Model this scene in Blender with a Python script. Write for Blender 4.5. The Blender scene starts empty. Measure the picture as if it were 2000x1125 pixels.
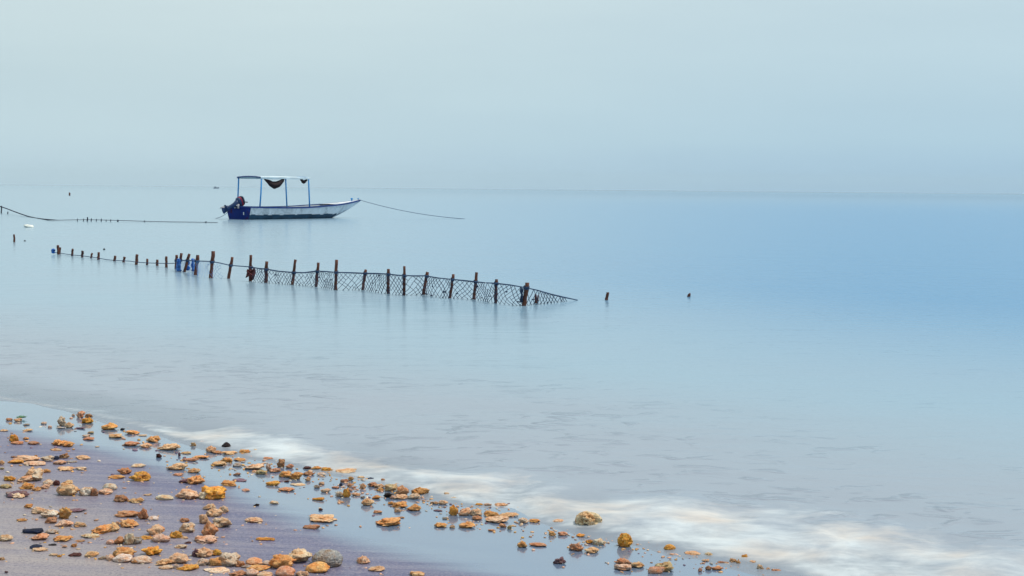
import bpy, bmesh, math, random
import numpy as np
from mathutils import Vector, Matrix, noise

random.seed(7)
S = bpy.context.scene
C = S.collection
R = math.radians

# ------------------------------------------------------------------ camera
CAM_H = 1.65                 # metres above still water
FPX = 2400.0                 # focal length in pixels of a 2000 px wide frame
PITCH = math.atan((562.5 - 369.0) / FPX)
ROLL = 0.0090
cam_d = bpy.data.cameras.new('camera')
cam_d.sensor_width = 36.0
cam_d.lens = 36.0 * FPX / 2000.0
cam_d.clip_start = 0.05
cam_d.clip_end = 30000
cam = bpy.data.objects.new('camera', cam_d)
C.objects.link(cam)
MR = Matrix.Rotation(math.pi / 2 - PITCH, 3, 'X') @ Matrix.Rotation(ROLL, 3, 'Z')
cam.matrix_world = Matrix.Translation((0, 0, CAM_H)) @ MR.to_4x4()
S.camera = cam

# ------------------------------------------------------------------ view
S.view_settings.view_transform = 'Standard'
S.view_settings.look = 'None'
S.view_settings.exposure = 0.07
S.view_settings.gamma = 1.0
S.view_settings.use_curve_mapping = False
S.render.engine = 'CYCLES'
S.cycles.use_denoising = True
S.cycles.max_bounces = 8
S.cycles.transparent_max_bounces = 12
S.cycles.caustics_reflective = False
S.cycles.caustics_refractive = False

# ------------------------------------------------------------------ node helper
def lin(r, g, b):
    f = lambda v: (v / 255 / 12.92) if v / 255 <= 0.04045 else ((v / 255 + 0.055) / 1.055) ** 2.4
    return (f(r), f(g), f(b), 1.0)

class NT:
    def __init__(s, nt):
        s.nt = nt
        nt.nodes.clear()
    def n(s, typ, ins=None, **kw):
        nd = s.nt.nodes.new(typ)
        for k, v in kw.items():
            setattr(nd, k, v)
        for k, v in (ins or {}).items():
            sock = nd.inputs[k]
            if isinstance(v, bpy.types.NodeSocket):
                s.nt.links.new(v, sock)
            elif isinstance(v, bpy.types.Node):
                s.nt.links.new(v.outputs[0], sock)
            else:
                sock.default_value = v
        return nd
    def math(s, op, a, b=0.0, clamp=False):
        return s.n('ShaderNodeMath', {0: a, 1: b}, operation=op, use_clamp=clamp).outputs[0]
    def mix(s, f, a, b, blend='MIX'):
        nd = s.n('ShaderNodeMix', data_type='RGBA', blend_type=blend)
        for i, v in ((0, f), (6, a), (7, b)):
            if isinstance(v, bpy.types.NodeSocket):
                s.nt.links.new(v, nd.inputs[i])
            else:
                nd.inputs[i].default_value = v
        return nd.outputs[2]
    def ramp(s, f, stops, interp='LINEAR'):
        nd = s.n('ShaderNodeValToRGB', {0: f})
        nd.color_ramp.interpolation = interp
        e = nd.color_ramp.elements
        while len(e) < len(stops):
            e.new(0.5)
        for el, (p, c) in zip(e, stops):
            el.position = p
            el.color = c if len(c) == 4 else (*c, 1)
        return nd.outputs[0]
    def mapr(s, v, a, b, c, d, smooth=False):
        nd = s.n('ShaderNodeMapRange', {0: v, 1: a, 2: b, 3: c, 4: d})
        if smooth:
            nd.interpolation_type = 'SMOOTHSTEP'
        return nd.outputs[0]
    def noise(s, vec, scale, detail=3.0, rough=0.5, dist=0.0):
        return s.n('ShaderNodeTexNoise', {'Vector': vec, 'Scale': scale, 'Detail': detail, 'Roughness': rough, 'Distortion': dist}).outputs[0]
    def mapping(s, vec, scale=(1, 1, 1), rot=(0, 0, 0), loc=(0, 0, 0)):
        return s.n('ShaderNodeMapping', {'Vector': vec, 'Scale': scale, 'Rotation': rot, 'Location': loc}).outputs[0]

# ------------------------------------------------------------------ sky and sun
SUN_EL, SUN_AZ = R(60), R(72)          # azimuth measured from +Y (out to sea) towards +X
w = bpy.data.worlds.new('World')
S.world = w
w.use_nodes = True
t = NT(w.node_tree)
SKY_STRENGTH = 0.1
sky = t.n('ShaderNodeTexSky', sky_type='NISHITA')
sky.sun_disc = False
sky.sun_elevation = SUN_EL
sky.sun_rotation = SUN_AZ
sky.air_density = 1.0
sky.dust_density = 4.0
sky.ozone_density = 1.0
gen = t.n('ShaderNodeTexCoord').outputs['Generated']
sep = t.n('ShaderNodeSeparateXYZ', {0: gen})
dx, dz = sep.outputs[0], sep.outputs[2]
el = t.mapr(dz, 0.0, 0.40, 0.0, 1.0)
L_ = t.ramp(el, [(0.0, lin(194, 219, 232)), (0.10, lin(199, 222, 230)), (0.22, lin(198, 219, 225)), (0.40, lin(210, 227, 229)), (0.75, lin(214, 229, 232)), (1.0, lin(212, 229, 234))])
R_ = t.ramp(el, [(0.0, lin(156, 194, 224)), (0.10, lin(177, 209, 227)), (0.22, lin(187, 214, 227)), (0.40, lin(197, 219, 227)), (0.75, lin(208, 226, 231)), (1.0, lin(212, 229, 234))])
azf = t.mapr(dx, -0.36, 0.44, 0.0, 1.0, smooth=True)
veil = t.mix(azf, L_, R_)
# faint cloud structure of the overcast
cl = t.noise(t.mapping(gen, (1.5, 1.5, 9.0)), 2.2, 4, 0.55)
veil = t.mix(t.mapr(cl, 0.3, 0.7, 0.0, 1.0), t.mix(1.0, veil, (0.945, 0.955, 0.97, 1), 'MULTIPLY'), veil)
veil10 = t.mix(1.0, veil, (1 / SKY_STRENGTH,) * 3 + (1,), 'MULTIPLY')
mixed = t.mix(0.08, veil10, sky.outputs[0])
bg = t.n('ShaderNodeBackground', {'Color': mixed, 'Strength': SKY_STRENGTH})
t.n('ShaderNodeOutputWorld', {'Surface': bg.outputs[0]})

sd = bpy.data.lights.new('sun', 'SUN')
sd.energy = 3.1
sd.angle = R(7)
sd.color = (1.0, 0.90, 0.78)
sun = bpy.data.objects.new('sun', sd)
C.objects.link(sun)
to_sun = Vector((math.sin(SUN_AZ) * math.cos(SUN_EL), math.cos(SUN_AZ) * math.cos(SUN_EL), math.sin(SUN_EL)))
sun.rotation_euler = to_sun.to_track_quat('Z', 'Y').to_euler()

# ------------------------------------------------------------------ placing helpers
def ray(px, py):
    return (MR @ Vector((px - 1000.0, -(py - 562.5), -FPX))).normalized()

def at(px, py, z=0.0):
    d = ray(px, py)
    k = (z - CAM_H) / d.z
    return Vector((d.x * k, d.y * k, z))

def at_y(px, py, Y):
    d = ray(px, py)
    k = Y / d.y
    return Vector((d.x * k, Y, CAM_H + d.z * k))

# shore frame: u along the waterline (towards the lower right), n landward
P0 = at(0, 783); P1 = at(1560, 1125)
U = (P1 - P0).normalized(); N = Vector((U.y, -U.x, 0))
if N.y > 0:
    N = -N
def un(p):
    q = p - P0
    return q.dot(U), q.dot(N)
def curve(pts):
    a = sorted(un(at(x, y)) for x, y in pts)
    return np.array([p[0] for p in a]), np.array([p[1] for p in a])
SHORE = curve([(-300, 730), (0, 781), (60, 789), (150, 806), (230, 828), (300, 846), (380, 866), (470, 890), (580, 908), (700, 938), (820, 962), (930, 990), (1040, 1018), (1150, 1038), (1260, 1060), (1400, 1092), (1560, 1125), (1900, 1195)])
FOAM = curve([(-300, 724), (0, 772), (100, 788), (200, 800), (300, 822), (400, 838), (480, 826), (570, 842), (640, 866), (730, 888), (820, 904), (930, 916), (1040, 918), (1130, 950), (1200, 968), (1300, 966), (1450, 970), (1600, 980), (1750, 1000), (1900, 1030), (2200, 1100)])
WET = curve([(-300, 800), (0, 850), (120, 868), (230, 895), (330, 930), (420, 965), (520, 1010), (620, 1055), (700, 1085), (850, 1122), (1100, 1190)])
def n_of(cv, u):
    return np.interp(u, cv[0], cv[1])

SLOPE = 0.045
def sand_z_np(x, y):
    u = (x - P0.x) * U.x + (y - P0.y) * U.y
    n = (x - P0.x) * N.x + (y - P0.y) * N.y
    d = n - n_of(SHORE, u)
    land = np.where(d < 14, d, 14 + (d - 14) * 0.25)
    z = np.where(d > 0, land * SLOPE, np.maximum(d * 0.055, -2.2))
    return np.minimum(z, 3.0)
def sand_z(x, y):
    return float(sand_z_np(np.array([x]), np.array([y]))[0])
def ground(px, py):
    z = 0.0
    for _ in range(12):
        p = at(px, py, z)
        z = 0.5 * z + 0.5 * sand_z(p.x, p.y)
    return Vector((p.x, p.y, sand_z(p.x, p.y)))

# ------------------------------------------------------------------ object helpers
def link(o, parent=None):
    C.objects.link(o)
    if parent:
        o.parent = parent
    return o
def mesh_obj(name, bm, mat, parent=None, smooth=True):
    me = bpy.data.meshes.new(name)
    bm.normal_update()
    bm.to_mesh(me); bm.free()
    for m in (mat if isinstance(mat, (list, tuple)) else [mat]):
        me.materials.append(m)
    if smooth:
        me.polygons.foreach_set('use_smooth', [True] * len(me.polygons))
    return link(bpy.data.objects.new(name, me), parent)
def tag(o, label=None, cat=None, group=None, kind=None):
    for k, v in (('label', label), ('category', cat), ('group', group), ('kind', kind)):
        if v:
            o[k] = v
    return o
def thing(name, label, cat, loc=(0, 0, 0), rz=0.0, group=None):
    o = bpy.data.objects.new(name, None)
    o.empty_display_size = 0.1
    o.location = loc
    o.rotation_euler = (0, 0, rz)
    link(o)
    return tag(o, label, cat, group)

def tube(bm, pts, rad, seg=6, caps=True, mi=0):
    pts = [Vector(p) for p in pts]
    rads = rad if isinstance(rad, (list, tuple)) else [rad] * len(pts)
    rings = []
    for i, p in enumerate(pts):
        d = (pts[min(i + 1, len(pts) - 1)] - pts[max(i - 1, 0)])
        d = d.normalized() if d.length > 1e-9 else Vector((0, 0, 1))
        a = d.cross(Vector((0, 0, 1)) if abs(d.z) < 0.9 else Vector((1, 0, 0))).normalized()
        b = d.cross(a)
        rings.append([bm.verts.new(p + (a * math.cos(2 * math.pi * k / seg) + b * math.sin(2 * math.pi * k / seg)) * rads[i]) for k in range(seg)])
    for r0, r1 in zip(rings, rings[1:]):
        for k in range(seg):
            f = bm.faces.new((r0[k], r0[(k + 1) % seg], r1[(k + 1) % seg], r1[k]))
            f.material_index = mi
    if caps:
        bm.faces.new(rings[0][::-1]).material_index = mi
        bm.faces.new(rings[-1]).material_index = mi
    return rings

def box(bm, c, s, rot=None, bevel=0.0):
    r = bmesh.ops.create_cube(bm, size=1.0)
    vs = r['verts']
    M = Matrix.Translation(c) @ (rot.to_4x4() if rot else Matrix.Identity(4)) @ Matrix.Diagonal((*s, 1))
    bmesh.ops.transform(bm, matrix=M, verts=vs)
    if bevel:
        es = list({e for v in vs for e in v.link_edges})
        bmesh.ops.bevel(bm, geom=es, offset=bevel, segments=2, affect='EDGES', profile=0.5)

def grid_mesh(name, xs, ys, zf, attrs, mat):
    X, Y = np.meshgrid(xs, ys)
    Z = zf(X, Y)
    nx, ny = len(xs), len(ys)
    me = bpy.data.meshes.new(name)
    me.vertices.add(nx * ny)
    me.vertices.foreach_set('co', np.stack([X, Y, Z], -1).astype(np.float32).ravel())
    i = np.arange(nx * ny).reshape(ny, nx)
    q = np.stack([i[:-1, :-1], i[:-1, 1:], i[1:, 1:], i[1:, :-1]], -1).reshape(-1, 4)
    me.loops.add(q.size)
    me.loops.foreach_set('vertex_index', q.ravel().astype(np.int32))
    me.polygons.add(len(q))
    me.polygons.foreach_set('loop_start', (np.arange(len(q)) * 4).astype(np.int32))
    me.polygons.foreach_set('use_smooth', [True] * len(q))
    me.update(calc_edges=True)
    for k, f in attrs.items():
        a = me.attributes.new(k, 'FLOAT', 'POINT')
        a.data.foreach_set('value', np.broadcast_to(f(X, Y), X.shape).astype(np.float32).ravel())
    me.materials.append(mat)
    return link(bpy.data.objects.new(name, me))

def lines(a, b, step, far_a, far_b, g=1.12):
    m = list(np.arange(a, b + 1e-6, step))
    s, v = step, b
    while v < far_b:
        s *= g; v += s; m.append(min(v, far_b))
    s, v = step, a
    while v > far_a:
        s *= g; v -= s; m.insert(0, max(v, far_a))
    return np.array(m)

def vnoise(X, Y, seed=0.0):
    """cheap smooth value noise on arrays"""
    def h(i, j):
        s = np.sin(i * 127.1 + j * 311.7 + seed * 74.7) * 43758.5453
        return s - np.floor(s)
    i, j = np.floor(X), np.floor(Y)
    fx, fy = X - i, Y - j
    fx = fx * fx * (3 - 2 * fx); fy = fy * fy * (3 - 2 * fy)
    return (h(i, j) * (1 - fx) + h(i + 1, j) * fx) * (1 - fy) + (h(i, j + 1) * (1 - fx) + h(i + 1, j + 1) * fx) * fy
def fbm(X, Y, o=4, seed=0.0):
    v, a, tot = 0, 0.5, 0
    for k in range(o):
        v = v + a * vnoise(X * 2 ** k, Y * 2 ** k, seed + k * 3.1); tot += a; a *= 0.5
    return v / tot
def sstep(a, b, x):
    q = np.clip((x - a) / (b - a), 0, 1)
    return q * q * (3 - 2 * q)

# ------------------------------------------------------------------ materials
def new_mat(name):
    m = bpy.data.materials.new(name)
    m.use_nodes = True
    return m, NT(m.node_tree)

def simple_mat(name, col, rough=0.6, var=0.25, scale=6.0, bump=0.0, spec=0.4, dark=None, darkamt=0.4, coord='Object'):
    m, q = new_mat(name)
    co = q.n('ShaderNodeTexCoord').outputs[coord]
    nz = q.noise(co, scale, 5, 0.6)
    c2 = tuple(c * (1 - var) for c in col[:3]) + (1,)
    base = q.mix(q.mapr(nz, 0.35, 0.65, 0, 1), c2, (*col[:3], 1))
    if dark:
        nd = q.noise(co, scale * 0.6, 6, 0.7, 0.5)
        base = q.mix(q.mapr(nd, 0.52, 0.62, 0, darkamt), base, (*dark, 1))
    ins = {'Base Color': base, 'Roughness': rough, 'Specular IOR Level': spec}
    if bump:
        ins['Normal'] = q.n('ShaderNodeBump', {'Height': q.noise(co, scale * 4, 4, 0.6), 'Strength': bump, 'Distance': 0.02}).outputs[0]
    b = q.n('ShaderNodeBsdfPrincipled', ins)
    q.n('ShaderNodeOutputMaterial', {'Surface': b.outputs[0]})
    return m

# sand: purple grey, with a mirror-like water film towards the sea
def sand_material():
    m, q = new_mat('wet_sand')
    pos = q.n('ShaderNodeNewGeometry').outputs['Position']
    wet = q.n('ShaderNodeAttribute', attribute_name='wet').outputs['Fac']
    up = q.n('ShaderNodeAttribute', attribute_name='upper').outputs['Fac']
    streak = q.noise(q.mapping(pos, (0.55, 6.5, 1), (0, 0, R(16))), 1.6, 5, 0.6, 0.4)
    fine = q.noise(q.mapping(pos, (1.2, 22, 1), (0, 0, R(16))), 2.0, 4, 0.6, 0.3)
    grain = q.noise(pos, 420, 2, 0.7)
    blot = q.noise(pos, 1.3, 4, 0.55)
    dry = q.mix(q.mapr(streak, 0.36, 0.64, 0, 1), (0.105, 0.105, 0.20, 1), (0.21, 0.195, 0.268, 1))
    dry = q.mix(q.mapr(fine, 0.42, 0.62, 0, 0.45), dry, (0.065, 0.068, 0.155, 1))
    lightc = q.mix(q.mapr(streak, 0.36, 0.64, 0, 1), (0.21, 0.185, 0.225, 1), (0.30, 0.255, 0.255, 1))
    dry = q.mix(up, dry, lightc)
    speck = q.noise(pos, 95, 3, 0.75)
    dry = q.mix(q.mapr(speck, 0.53, 0.64, 0, 0.6), dry, (0.05, 0.045, 0.08, 1))
    dry = q.mix(q.mapr(speck, 0.46, 0.36, 0, 0.4), dry, (0.42, 0.36, 0.33, 1))
    dry = q.mix(q.mapr(grain, 0.35, 0.65, 0, 0.35), dry, q.mix(1.0, dry, (0.62, 0.6, 0.6, 1), 'MULTIPLY'))
    wetc = q.mix(q.mapr(blot, 0.35, 0.65, 0, 1), (0.10, 0.165, 0.27, 1), (0.115, 0.165, 0.255, 1))
    w2 = q.math('ADD', wet, q.math('MULTIPLY', q.math('SUBTRACT', streak, 0.5), 0.55), True)
    w2 = q.mapr(w2, 0.12, 0.88, 0, 1, True)
    base = q.mix(w2, dry, wetc)
    bh = q.math('ADD', q.math('MULTIPLY', streak, 0.5), q.math('ADD', q.math('MULTIPLY', fine, 0.25), q.math('MULTIPLY', grain, 0.05)))
    bmp = q.n('ShaderNodeBump', {'Height': bh, 'Strength': q.mapr(w2, 0, 1, 0.6, 0.02), 'Distance': 0.02}).outputs[0]
    coatn = q.n('ShaderNodeBump', {'Height': q.noise(q.mapping(pos, (0.6, 1.5, 1)), 3.0, 2, 0.5), 'Strength': 0.03, 'Distance': 0.02}).outputs[0]
    b = q.n('ShaderNodeBsdfPrincipled', {'Base Color': base, 'Roughness': q.mapr(w2, 0, 1, 0.42, 0.25), 'Specular IOR Level': 0.45,
        'Normal': bmp, 'Coat Weight': q.math('POWER', w2, 1.3), 'Coat Roughness': q.mapr(w2, 0, 1, 0.25, 0.06), 'Coat IOR': 1.55, 'Coat Normal': coatn})
    q.n('ShaderNodeOutputMaterial', {'Surface': b.outputs[0]})
    return m

def water_material():
    m, q = new_mat('sea_water')
    pos = q.n('ShaderNodeNewGeometry').outputs['Position']
    att = lambda k: q.n('ShaderNodeAttribute', attribute_name=k).outputs['Fac']
    foam, depth, rip, blue = att('foam'), att('depth'), att('ripple'), att('blue')
    n1 = q.noise(q.mapping(pos, (0.55, 1.0, 1), (0, 0, R(10))), 2.6, 3, 0.5, 0.3)
    n2 = q.noise(q.mapping(pos, (0.45, 1.2, 1), (0, 0, R(-8))), 7.0, 3, 0.55, 0.4)
    n3 = q.noise(q.mapping(pos, (0.6, 1.0, 1)), 0.35, 2, 0.5)
    dash = q.noise(q.mapping(pos, (0.55, 1.0, 1), (0, 0, R(12))), 6.5, 2, 0.5, 0.5)
    dash = q.mapr(dash, 0.52, 0.80, 0, 1, True)
    patchy = q.mapr(q.noise(q.mapping(pos, (0.6, 1.0, 1)), 0.9, 3, 0.6), 0.40, 0.62, 0.1, 1.6, True)
    dash = q.math('MULTIPLY', dash, patchy)
    h = q.math('ADD', q.math('MULTIPLY', n1, 0.45), q.math('MULTIPLY', n2, 0.22))
    h = q.math('ADD', h, q.math('MULTIPLY', dash, q.mapr(depth, 0.0, 0.7, 0.75, 0.12)))
    h = q.math('ADD', h, q.math('MULTIPLY', n3, 0.8))
    h = q.math('ADD', h, q.math('MULTIPLY', q.noise(q.mapping(pos, (0.35, 1.0, 1), (0, 0, R(24))), 1.1, 2, 0.5, 0.6), 0.7))
    bmp = q.n('ShaderNodeBump', {'Height': h, 'Strength': rip, 'Distance': 0.06}).outputs[0]
    shallow = (0.25, 0.295, 0.355, 1)
    mid = (0.22, 0.335, 0.425, 1)
    deep = (0.03, 0.195, 0.40, 1)
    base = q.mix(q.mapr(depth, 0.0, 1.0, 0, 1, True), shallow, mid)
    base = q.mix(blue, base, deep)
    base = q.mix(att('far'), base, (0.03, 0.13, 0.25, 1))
    patch = q.noise(q.mapping(pos, (0.5, 1, 1)), 0.5, 3, 0.5)
    base = q.mix(q.mapr(patch, 0.35, 0.65, 0, 0.2), base, q.mix(1.0, base, (1.12, 0.92, 0.92, 1), 'MULTIPLY'))
    wat = q.n('ShaderNodeBsdfPrincipled', {'Base Color': base, 'Roughness': q.mapr(depth, 0.0, 0.5, 0.22, 0.20), 'IOR': 1.33, 'Specular IOR Level': 0.5, 'Normal': bmp})
    tr = q.n('ShaderNodeBsdfTransparent')
    alpha = att('film')
    body = q.n('ShaderNodeMixShader', {0: alpha, 1: tr.outputs[0], 2: wat.outputs[0]})
    # silky foam
    wv = q.noise(q.mapping(pos, (1, 1, 1)), 1.2, 2, 0.5, 0.2)
    warp = q.n('ShaderNodeVectorMath', {0: pos, 1: q.n('ShaderNodeCombineXYZ', {0: q.math('MULTIPLY', wv, 0.35), 1: q.math('MULTIPLY', wv, -0.30)}).outputs[0]}, operation='ADD').outputs[0]
    f1 = q.noise(q.mapping(warp, (0.95, 1.25, 1), (0, 0, R(35))), 2.6, 5, 0.6, 0.35)
    f2 = q.noise(q.mapping(warp, (0.8, 1.9, 1), (0, 0, R(20))), 6.5, 4, 0.65, 0.2)
    fm = q.math('ADD', q.math('MULTIPLY', f1, 0.65), q.math('MULTIPLY', f2, 0.35))
    thr = q.math('SUBTRACT', 0.74, q.math('MULTIPLY', foam, 0.50))
    ff = q.n('ShaderNodeMapRange', {0: fm, 1: thr, 2: q.math('ADD', thr, 0.52), 3: 0.0, 4: 0.88}, interpolation_type='SMOOTHSTEP').outputs[0]
    ff = q.math('MULTIPLY', ff, q.mapr(foam, 0.0, 0.25, 0, 1, True), True)
    fcol = q.mix(q.mapr(q.noise(warp, 1.9, 3, 0.5), 0.44, 0.66, 0, 0.85), (0.62, 0.675, 0.70, 1), (0.60, 0.51, 0.43, 1))
    fb = q.n('ShaderNodeBsdfPrincipled', {'Base Color': fcol, 'Roughness': 0.8, 'Specular IOR Level': 0.2})
    out = q.n('ShaderNodeMixShader', {0: ff, 1: body.outputs[0], 2: fb.outputs[0]})
    q.n('ShaderNodeOutputMaterial', {'Surface': out.outputs[0]})
    return m

# ------------------------------------------------------------------ ground and sea
def uv_arrays(X, Y):
    u = (X - P0.x) * U.x + (Y - P0.y) * U.y
    n = (X - P0.x) * N.x + (Y - P0.y) * N.y
    return u, n
def sand_h(X, Y):
    z = sand_z_np(X.ravel(), Y.ravel()).reshape(X.shape)
    fade = sstep(30, 8, np.hypot(X, Y))
    cx = X * 0.96 - Y * 0.28; cy = X * 0.28 + Y * 0.96
    return z + fade * (fbm(cx * 0.8, cy * 4.0, 3, 2.0) - 0.5) * 0.010 * sstep(0.2, 1.2, z / SLOPE)
def a_wet(X, Y):
    u, n = uv_arrays(X, Y)
    return 1 - sstep(-0.32, 0.30, n - n_of(WET, u))
def a_upper(X, Y):
    u, n = uv_arrays(X, Y)
    return sstep(0.15, 1.15, n - n_of(WET, u))
xs = lines(-5.5, 4.0, 0.05, -120, 120)
ys = lines(3.2, 11.0, 0.05, -80, 90)
sand = grid_mesh('sand_beach', xs, ys, sand_h, {'wet': a_wet, 'upper': a_upper}, sand_material())
tag(sand, 'purple grey sand beach sloping into the sea, glossy where wet', None, None, 'structure')

def sea_h(X, Y):
    u, n = uv_arrays(X, Y)
    d = n_of(SHORE, u) - n
    bw = np.maximum(n_of(SHORE, u) - n_of(FOAM, u), 0.1)
    e = d / bw
    lump = np.exp(-((e - 0.55) / 0.45) ** 2) * np.clip(bw, 0.05, 1.0)
    z = lump * (fbm(X * 2.2, Y * 2.2, 4, 5.0) - 0.30) * 0.10
    z += sstep(-0.3, 0.1, d) * (fbm(u * 2.0, n * 1.0, 3, 9.0) - 0.5) * 0.012 * sstep(4, 0.5, d)
    # low long ripples just outside the break
    rz = sstep(0.2, 1.2, d) * sstep(9, 3, d)
    z += rz * (fbm(X * 0.9, Y * 1.9, 3, 1.0) - 0.5) * 0.022
    z = np.where(d < -0.5, -0.03, z)
    return z
def a_foam(X, Y):
    u, n = uv_arrays(X, Y)
    d = n_of(SHORE, u) - n
    bw = np.maximum(n_of(SHORE, u) - n_of(FOAM, u), 0.06)
    e = d / bw
    f = sstep(-0.15, 0.12, e) * sstep(1.18, 0.42, e)
    f = f * (0.72 + 0.28 * sstep(0.15, 0.5, bw)) 
    f = np.maximum(f, 0.75 * np.exp(-((d - 0.05) / 0.05) ** 2) * (0.5 + fbm(u * 1.5, n * 0 + 3, 2, 4.0)))
    f = f + 0.20 * sstep(3.2, 1.0, e) * sstep(0.6, 1.0, e)
    return f
def a_depth(X, Y):
    u, n = uv_arrays(X, Y)
    d = n_of(SHORE, u) - n
    return sstep(0.5, 6.0, d)
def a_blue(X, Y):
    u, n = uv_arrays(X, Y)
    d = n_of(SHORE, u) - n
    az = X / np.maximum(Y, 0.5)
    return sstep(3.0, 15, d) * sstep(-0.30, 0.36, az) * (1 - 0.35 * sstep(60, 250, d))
def a_film(X, Y):
    z = sea_h(X, Y) - sand_z_np(X.ravel(), Y.ravel()).reshape(X.shape)
    return 0.72 + 0.28 * sstep(0.002, 0.05, z)
def a_ripple(X, Y):
    u, n = uv_arrays(X, Y)
    d = n_of(SHORE, u) - n
    return 0.26 + 0.26 * sstep(5.5, 0.8, d) * sstep(0.4, 1.6, d) - 0.10 * sstep(1.2, 0.3, d) + 0.55 * sstep(120, 500, d) + 0.16 * a_blue(X, Y) * sstep(6, 20, d)
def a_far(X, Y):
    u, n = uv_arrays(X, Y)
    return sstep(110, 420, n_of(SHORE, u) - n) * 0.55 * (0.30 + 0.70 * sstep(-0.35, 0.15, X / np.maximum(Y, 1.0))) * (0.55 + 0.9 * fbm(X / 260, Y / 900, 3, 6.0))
xs = lines(-6.5, 8.0, 0.05, -9000, 9000, 1.16)
ys = lines(3.6, 12.0, 0.05, -200, 9000, 1.10)
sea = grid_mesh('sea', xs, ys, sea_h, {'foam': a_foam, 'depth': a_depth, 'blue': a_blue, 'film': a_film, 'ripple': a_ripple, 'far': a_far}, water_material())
tag(sea, 'calm pale blue sea with soft white foam along the beach', None, None, 'structure')

# thin sea haze: one even volume round everything, sky outside it
bm = bmesh.new()
box(bm, (0, 4400, 50), (18400, 9600, 107))
M_haze = bpy.data.materials.new('haze_air')
M_haze.use_nodes = True
q = NT(M_haze.node_tree)
q.n('ShaderNodeOutputMaterial', {'Volume': q.n('ShaderNodeVolumePrincipled', {'Color': (0.74, 0.915, 1.0, 1), 'Density': 0.00006, 'Anisotropy': 0.2}).outputs[0]})
tag(mesh_obj('haze', bm, M_haze, None, False), 'thin blue haze over the sea', None, None, 'stuff')

# ------------------------------------------------------------------ fence in the water
M_post = simple_mat('weathered_post', (0.15, 0.052, 0.032), 0.75, 0.5, 7, 0.6, 0.3, (0.018, 0.010, 0.014), 0.85)
M_dark = simple_mat('dark_rope', (0.012, 0.022, 0.05), 0.8, 0.4, 20)
M_rope = simple_mat('blue_grey_rope', (0.03, 0.07, 0.15), 0.8, 0.4, 20)
M_net = simple_mat('tarred_net', (0.016, 0.040, 0.095), 0.8, 0.4, 20)
M_bluenet = simple_mat('blue_nylon', (0.10, 0.28, 0.62), 0.6, 0.3, 12)
M_bluecloth = simple_mat('blue_net_bundle', (0.02, 0.17, 0.62), 0.6, 0.5, 14, 0.4)
M_knot = simple_mat('maroon_rope_tangle', (0.10, 0.018, 0.02), 0.8, 0.5, 20)

POSTS = [(113, 479, 114, 497, 5), (117.5, 483, 116.5, 496, 4), (141.5, 486, 141, 500, 4.5), (161.5, 490, 160.5, 502.5, 5), (179.5, 494.5, 178, 504, 4),
    (193, 493, 192, 507, 5), (225, 499.5, 223.5, 510, 5), (243.5, 502, 241.5, 512, 5), (268, 497, 266, 517, 6), (288, 505.5, 287, 517.5, 4.5),
    (307, 507, 307, 519, 5), (325, 501, 325, 522.5, 5), (345, 498, 344, 526, 5.5), (354.5, 494.5, 349, 530, 5.5), (370, 496, 359.5, 531.5, 5.5),
    (378, 505.5, 377, 528, 4.5), (386, 498, 382, 537, 7), (416.5, 490.5, 411.5, 543, 7), (453.5, 502, 446.5, 544, 6), (490, 498, 489, 549, 6),
    (521, 510.5, 519, 552, 6.5), (577, 507, 571, 556, 5.5), (621.5, 513, 617, 560, 6), (657.5, 507.5, 655.5, 566, 6), (714.5, 526.5, 708, 566.5, 5.5),
    (758.5, 525.5, 758.5, 573.5, 6), (789.5, 520, 789, 577, 5.5), (835, 531.5, 827, 575.5, 6), (885.5, 535.5, 879, 582, 5.5), (931, 532, 925.5, 584.5, 6),
    (969.5, 545.5, 968, 592, 6), (1029.5, 552, 1023.5, 597, 9)]
fence = thing('net_fence', 'long crooked fence of dark stakes strung with rope netting in shallow water', 'fence', at(655, 566))
def rel(p):
    return p - fence.location
def post_mesh(foot, top, r, seed):
    rnd = random.Random(seed)
    bm = bmesh.new()
    pts, rad = [], []
    k = 7
    d = (top - foot)
    for i in range(k):
        f = i / (k - 1)
        p = foot + d * f + Vector((rnd.uniform(-1, 1), rnd.uniform(-1, 1), 0)) * r * 0.22 * (0.3 if i in (0, k - 1) else 1)
        pts.append(p); rad.append(r * (1.05 - 0.1 * f) * rnd.uniform(0.9, 1.1))
    tube(bm, [pts[0] - d.normalized() * 0.5] + pts, [rad[0]] + rad, 8)
    return bm
bases = []
for i, (tx, ty, bx, by, wd) in enumerate(POSTS):
    foot = at(bx, by)
    top = at_y(tx, ty, foot.y)
    rr = wd * 0.5 * foot.y / FPX
    bases.append((foot, top))
    mesh_obj('stake', post_mesh(rel(foot), rel(top), rr, i), M_post, fence)
# extra little broken stubs by the last big stake
for tx, ty, bx, by, wd in ((1046, 575, 1047, 592, 5), (1051, 577, 1050.5, 588, 3)):
    foot = at(bx, by); top = at_y(tx, ty, foot.y)
    mesh_obj('stake', post_mesh(rel(foot), rel(top), wd * 0.5 * foot.y / FPX, tx), M_post, fence)

def fence_y(px):
    """distance of the fence line at image column px"""
    xs_ = [p[2] for p in POSTS] + [1125]
    ys_ = [b[0].y for b in bases] + [at(1125, 586).y]
    return float(np.interp(px, xs_, ys_))
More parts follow.
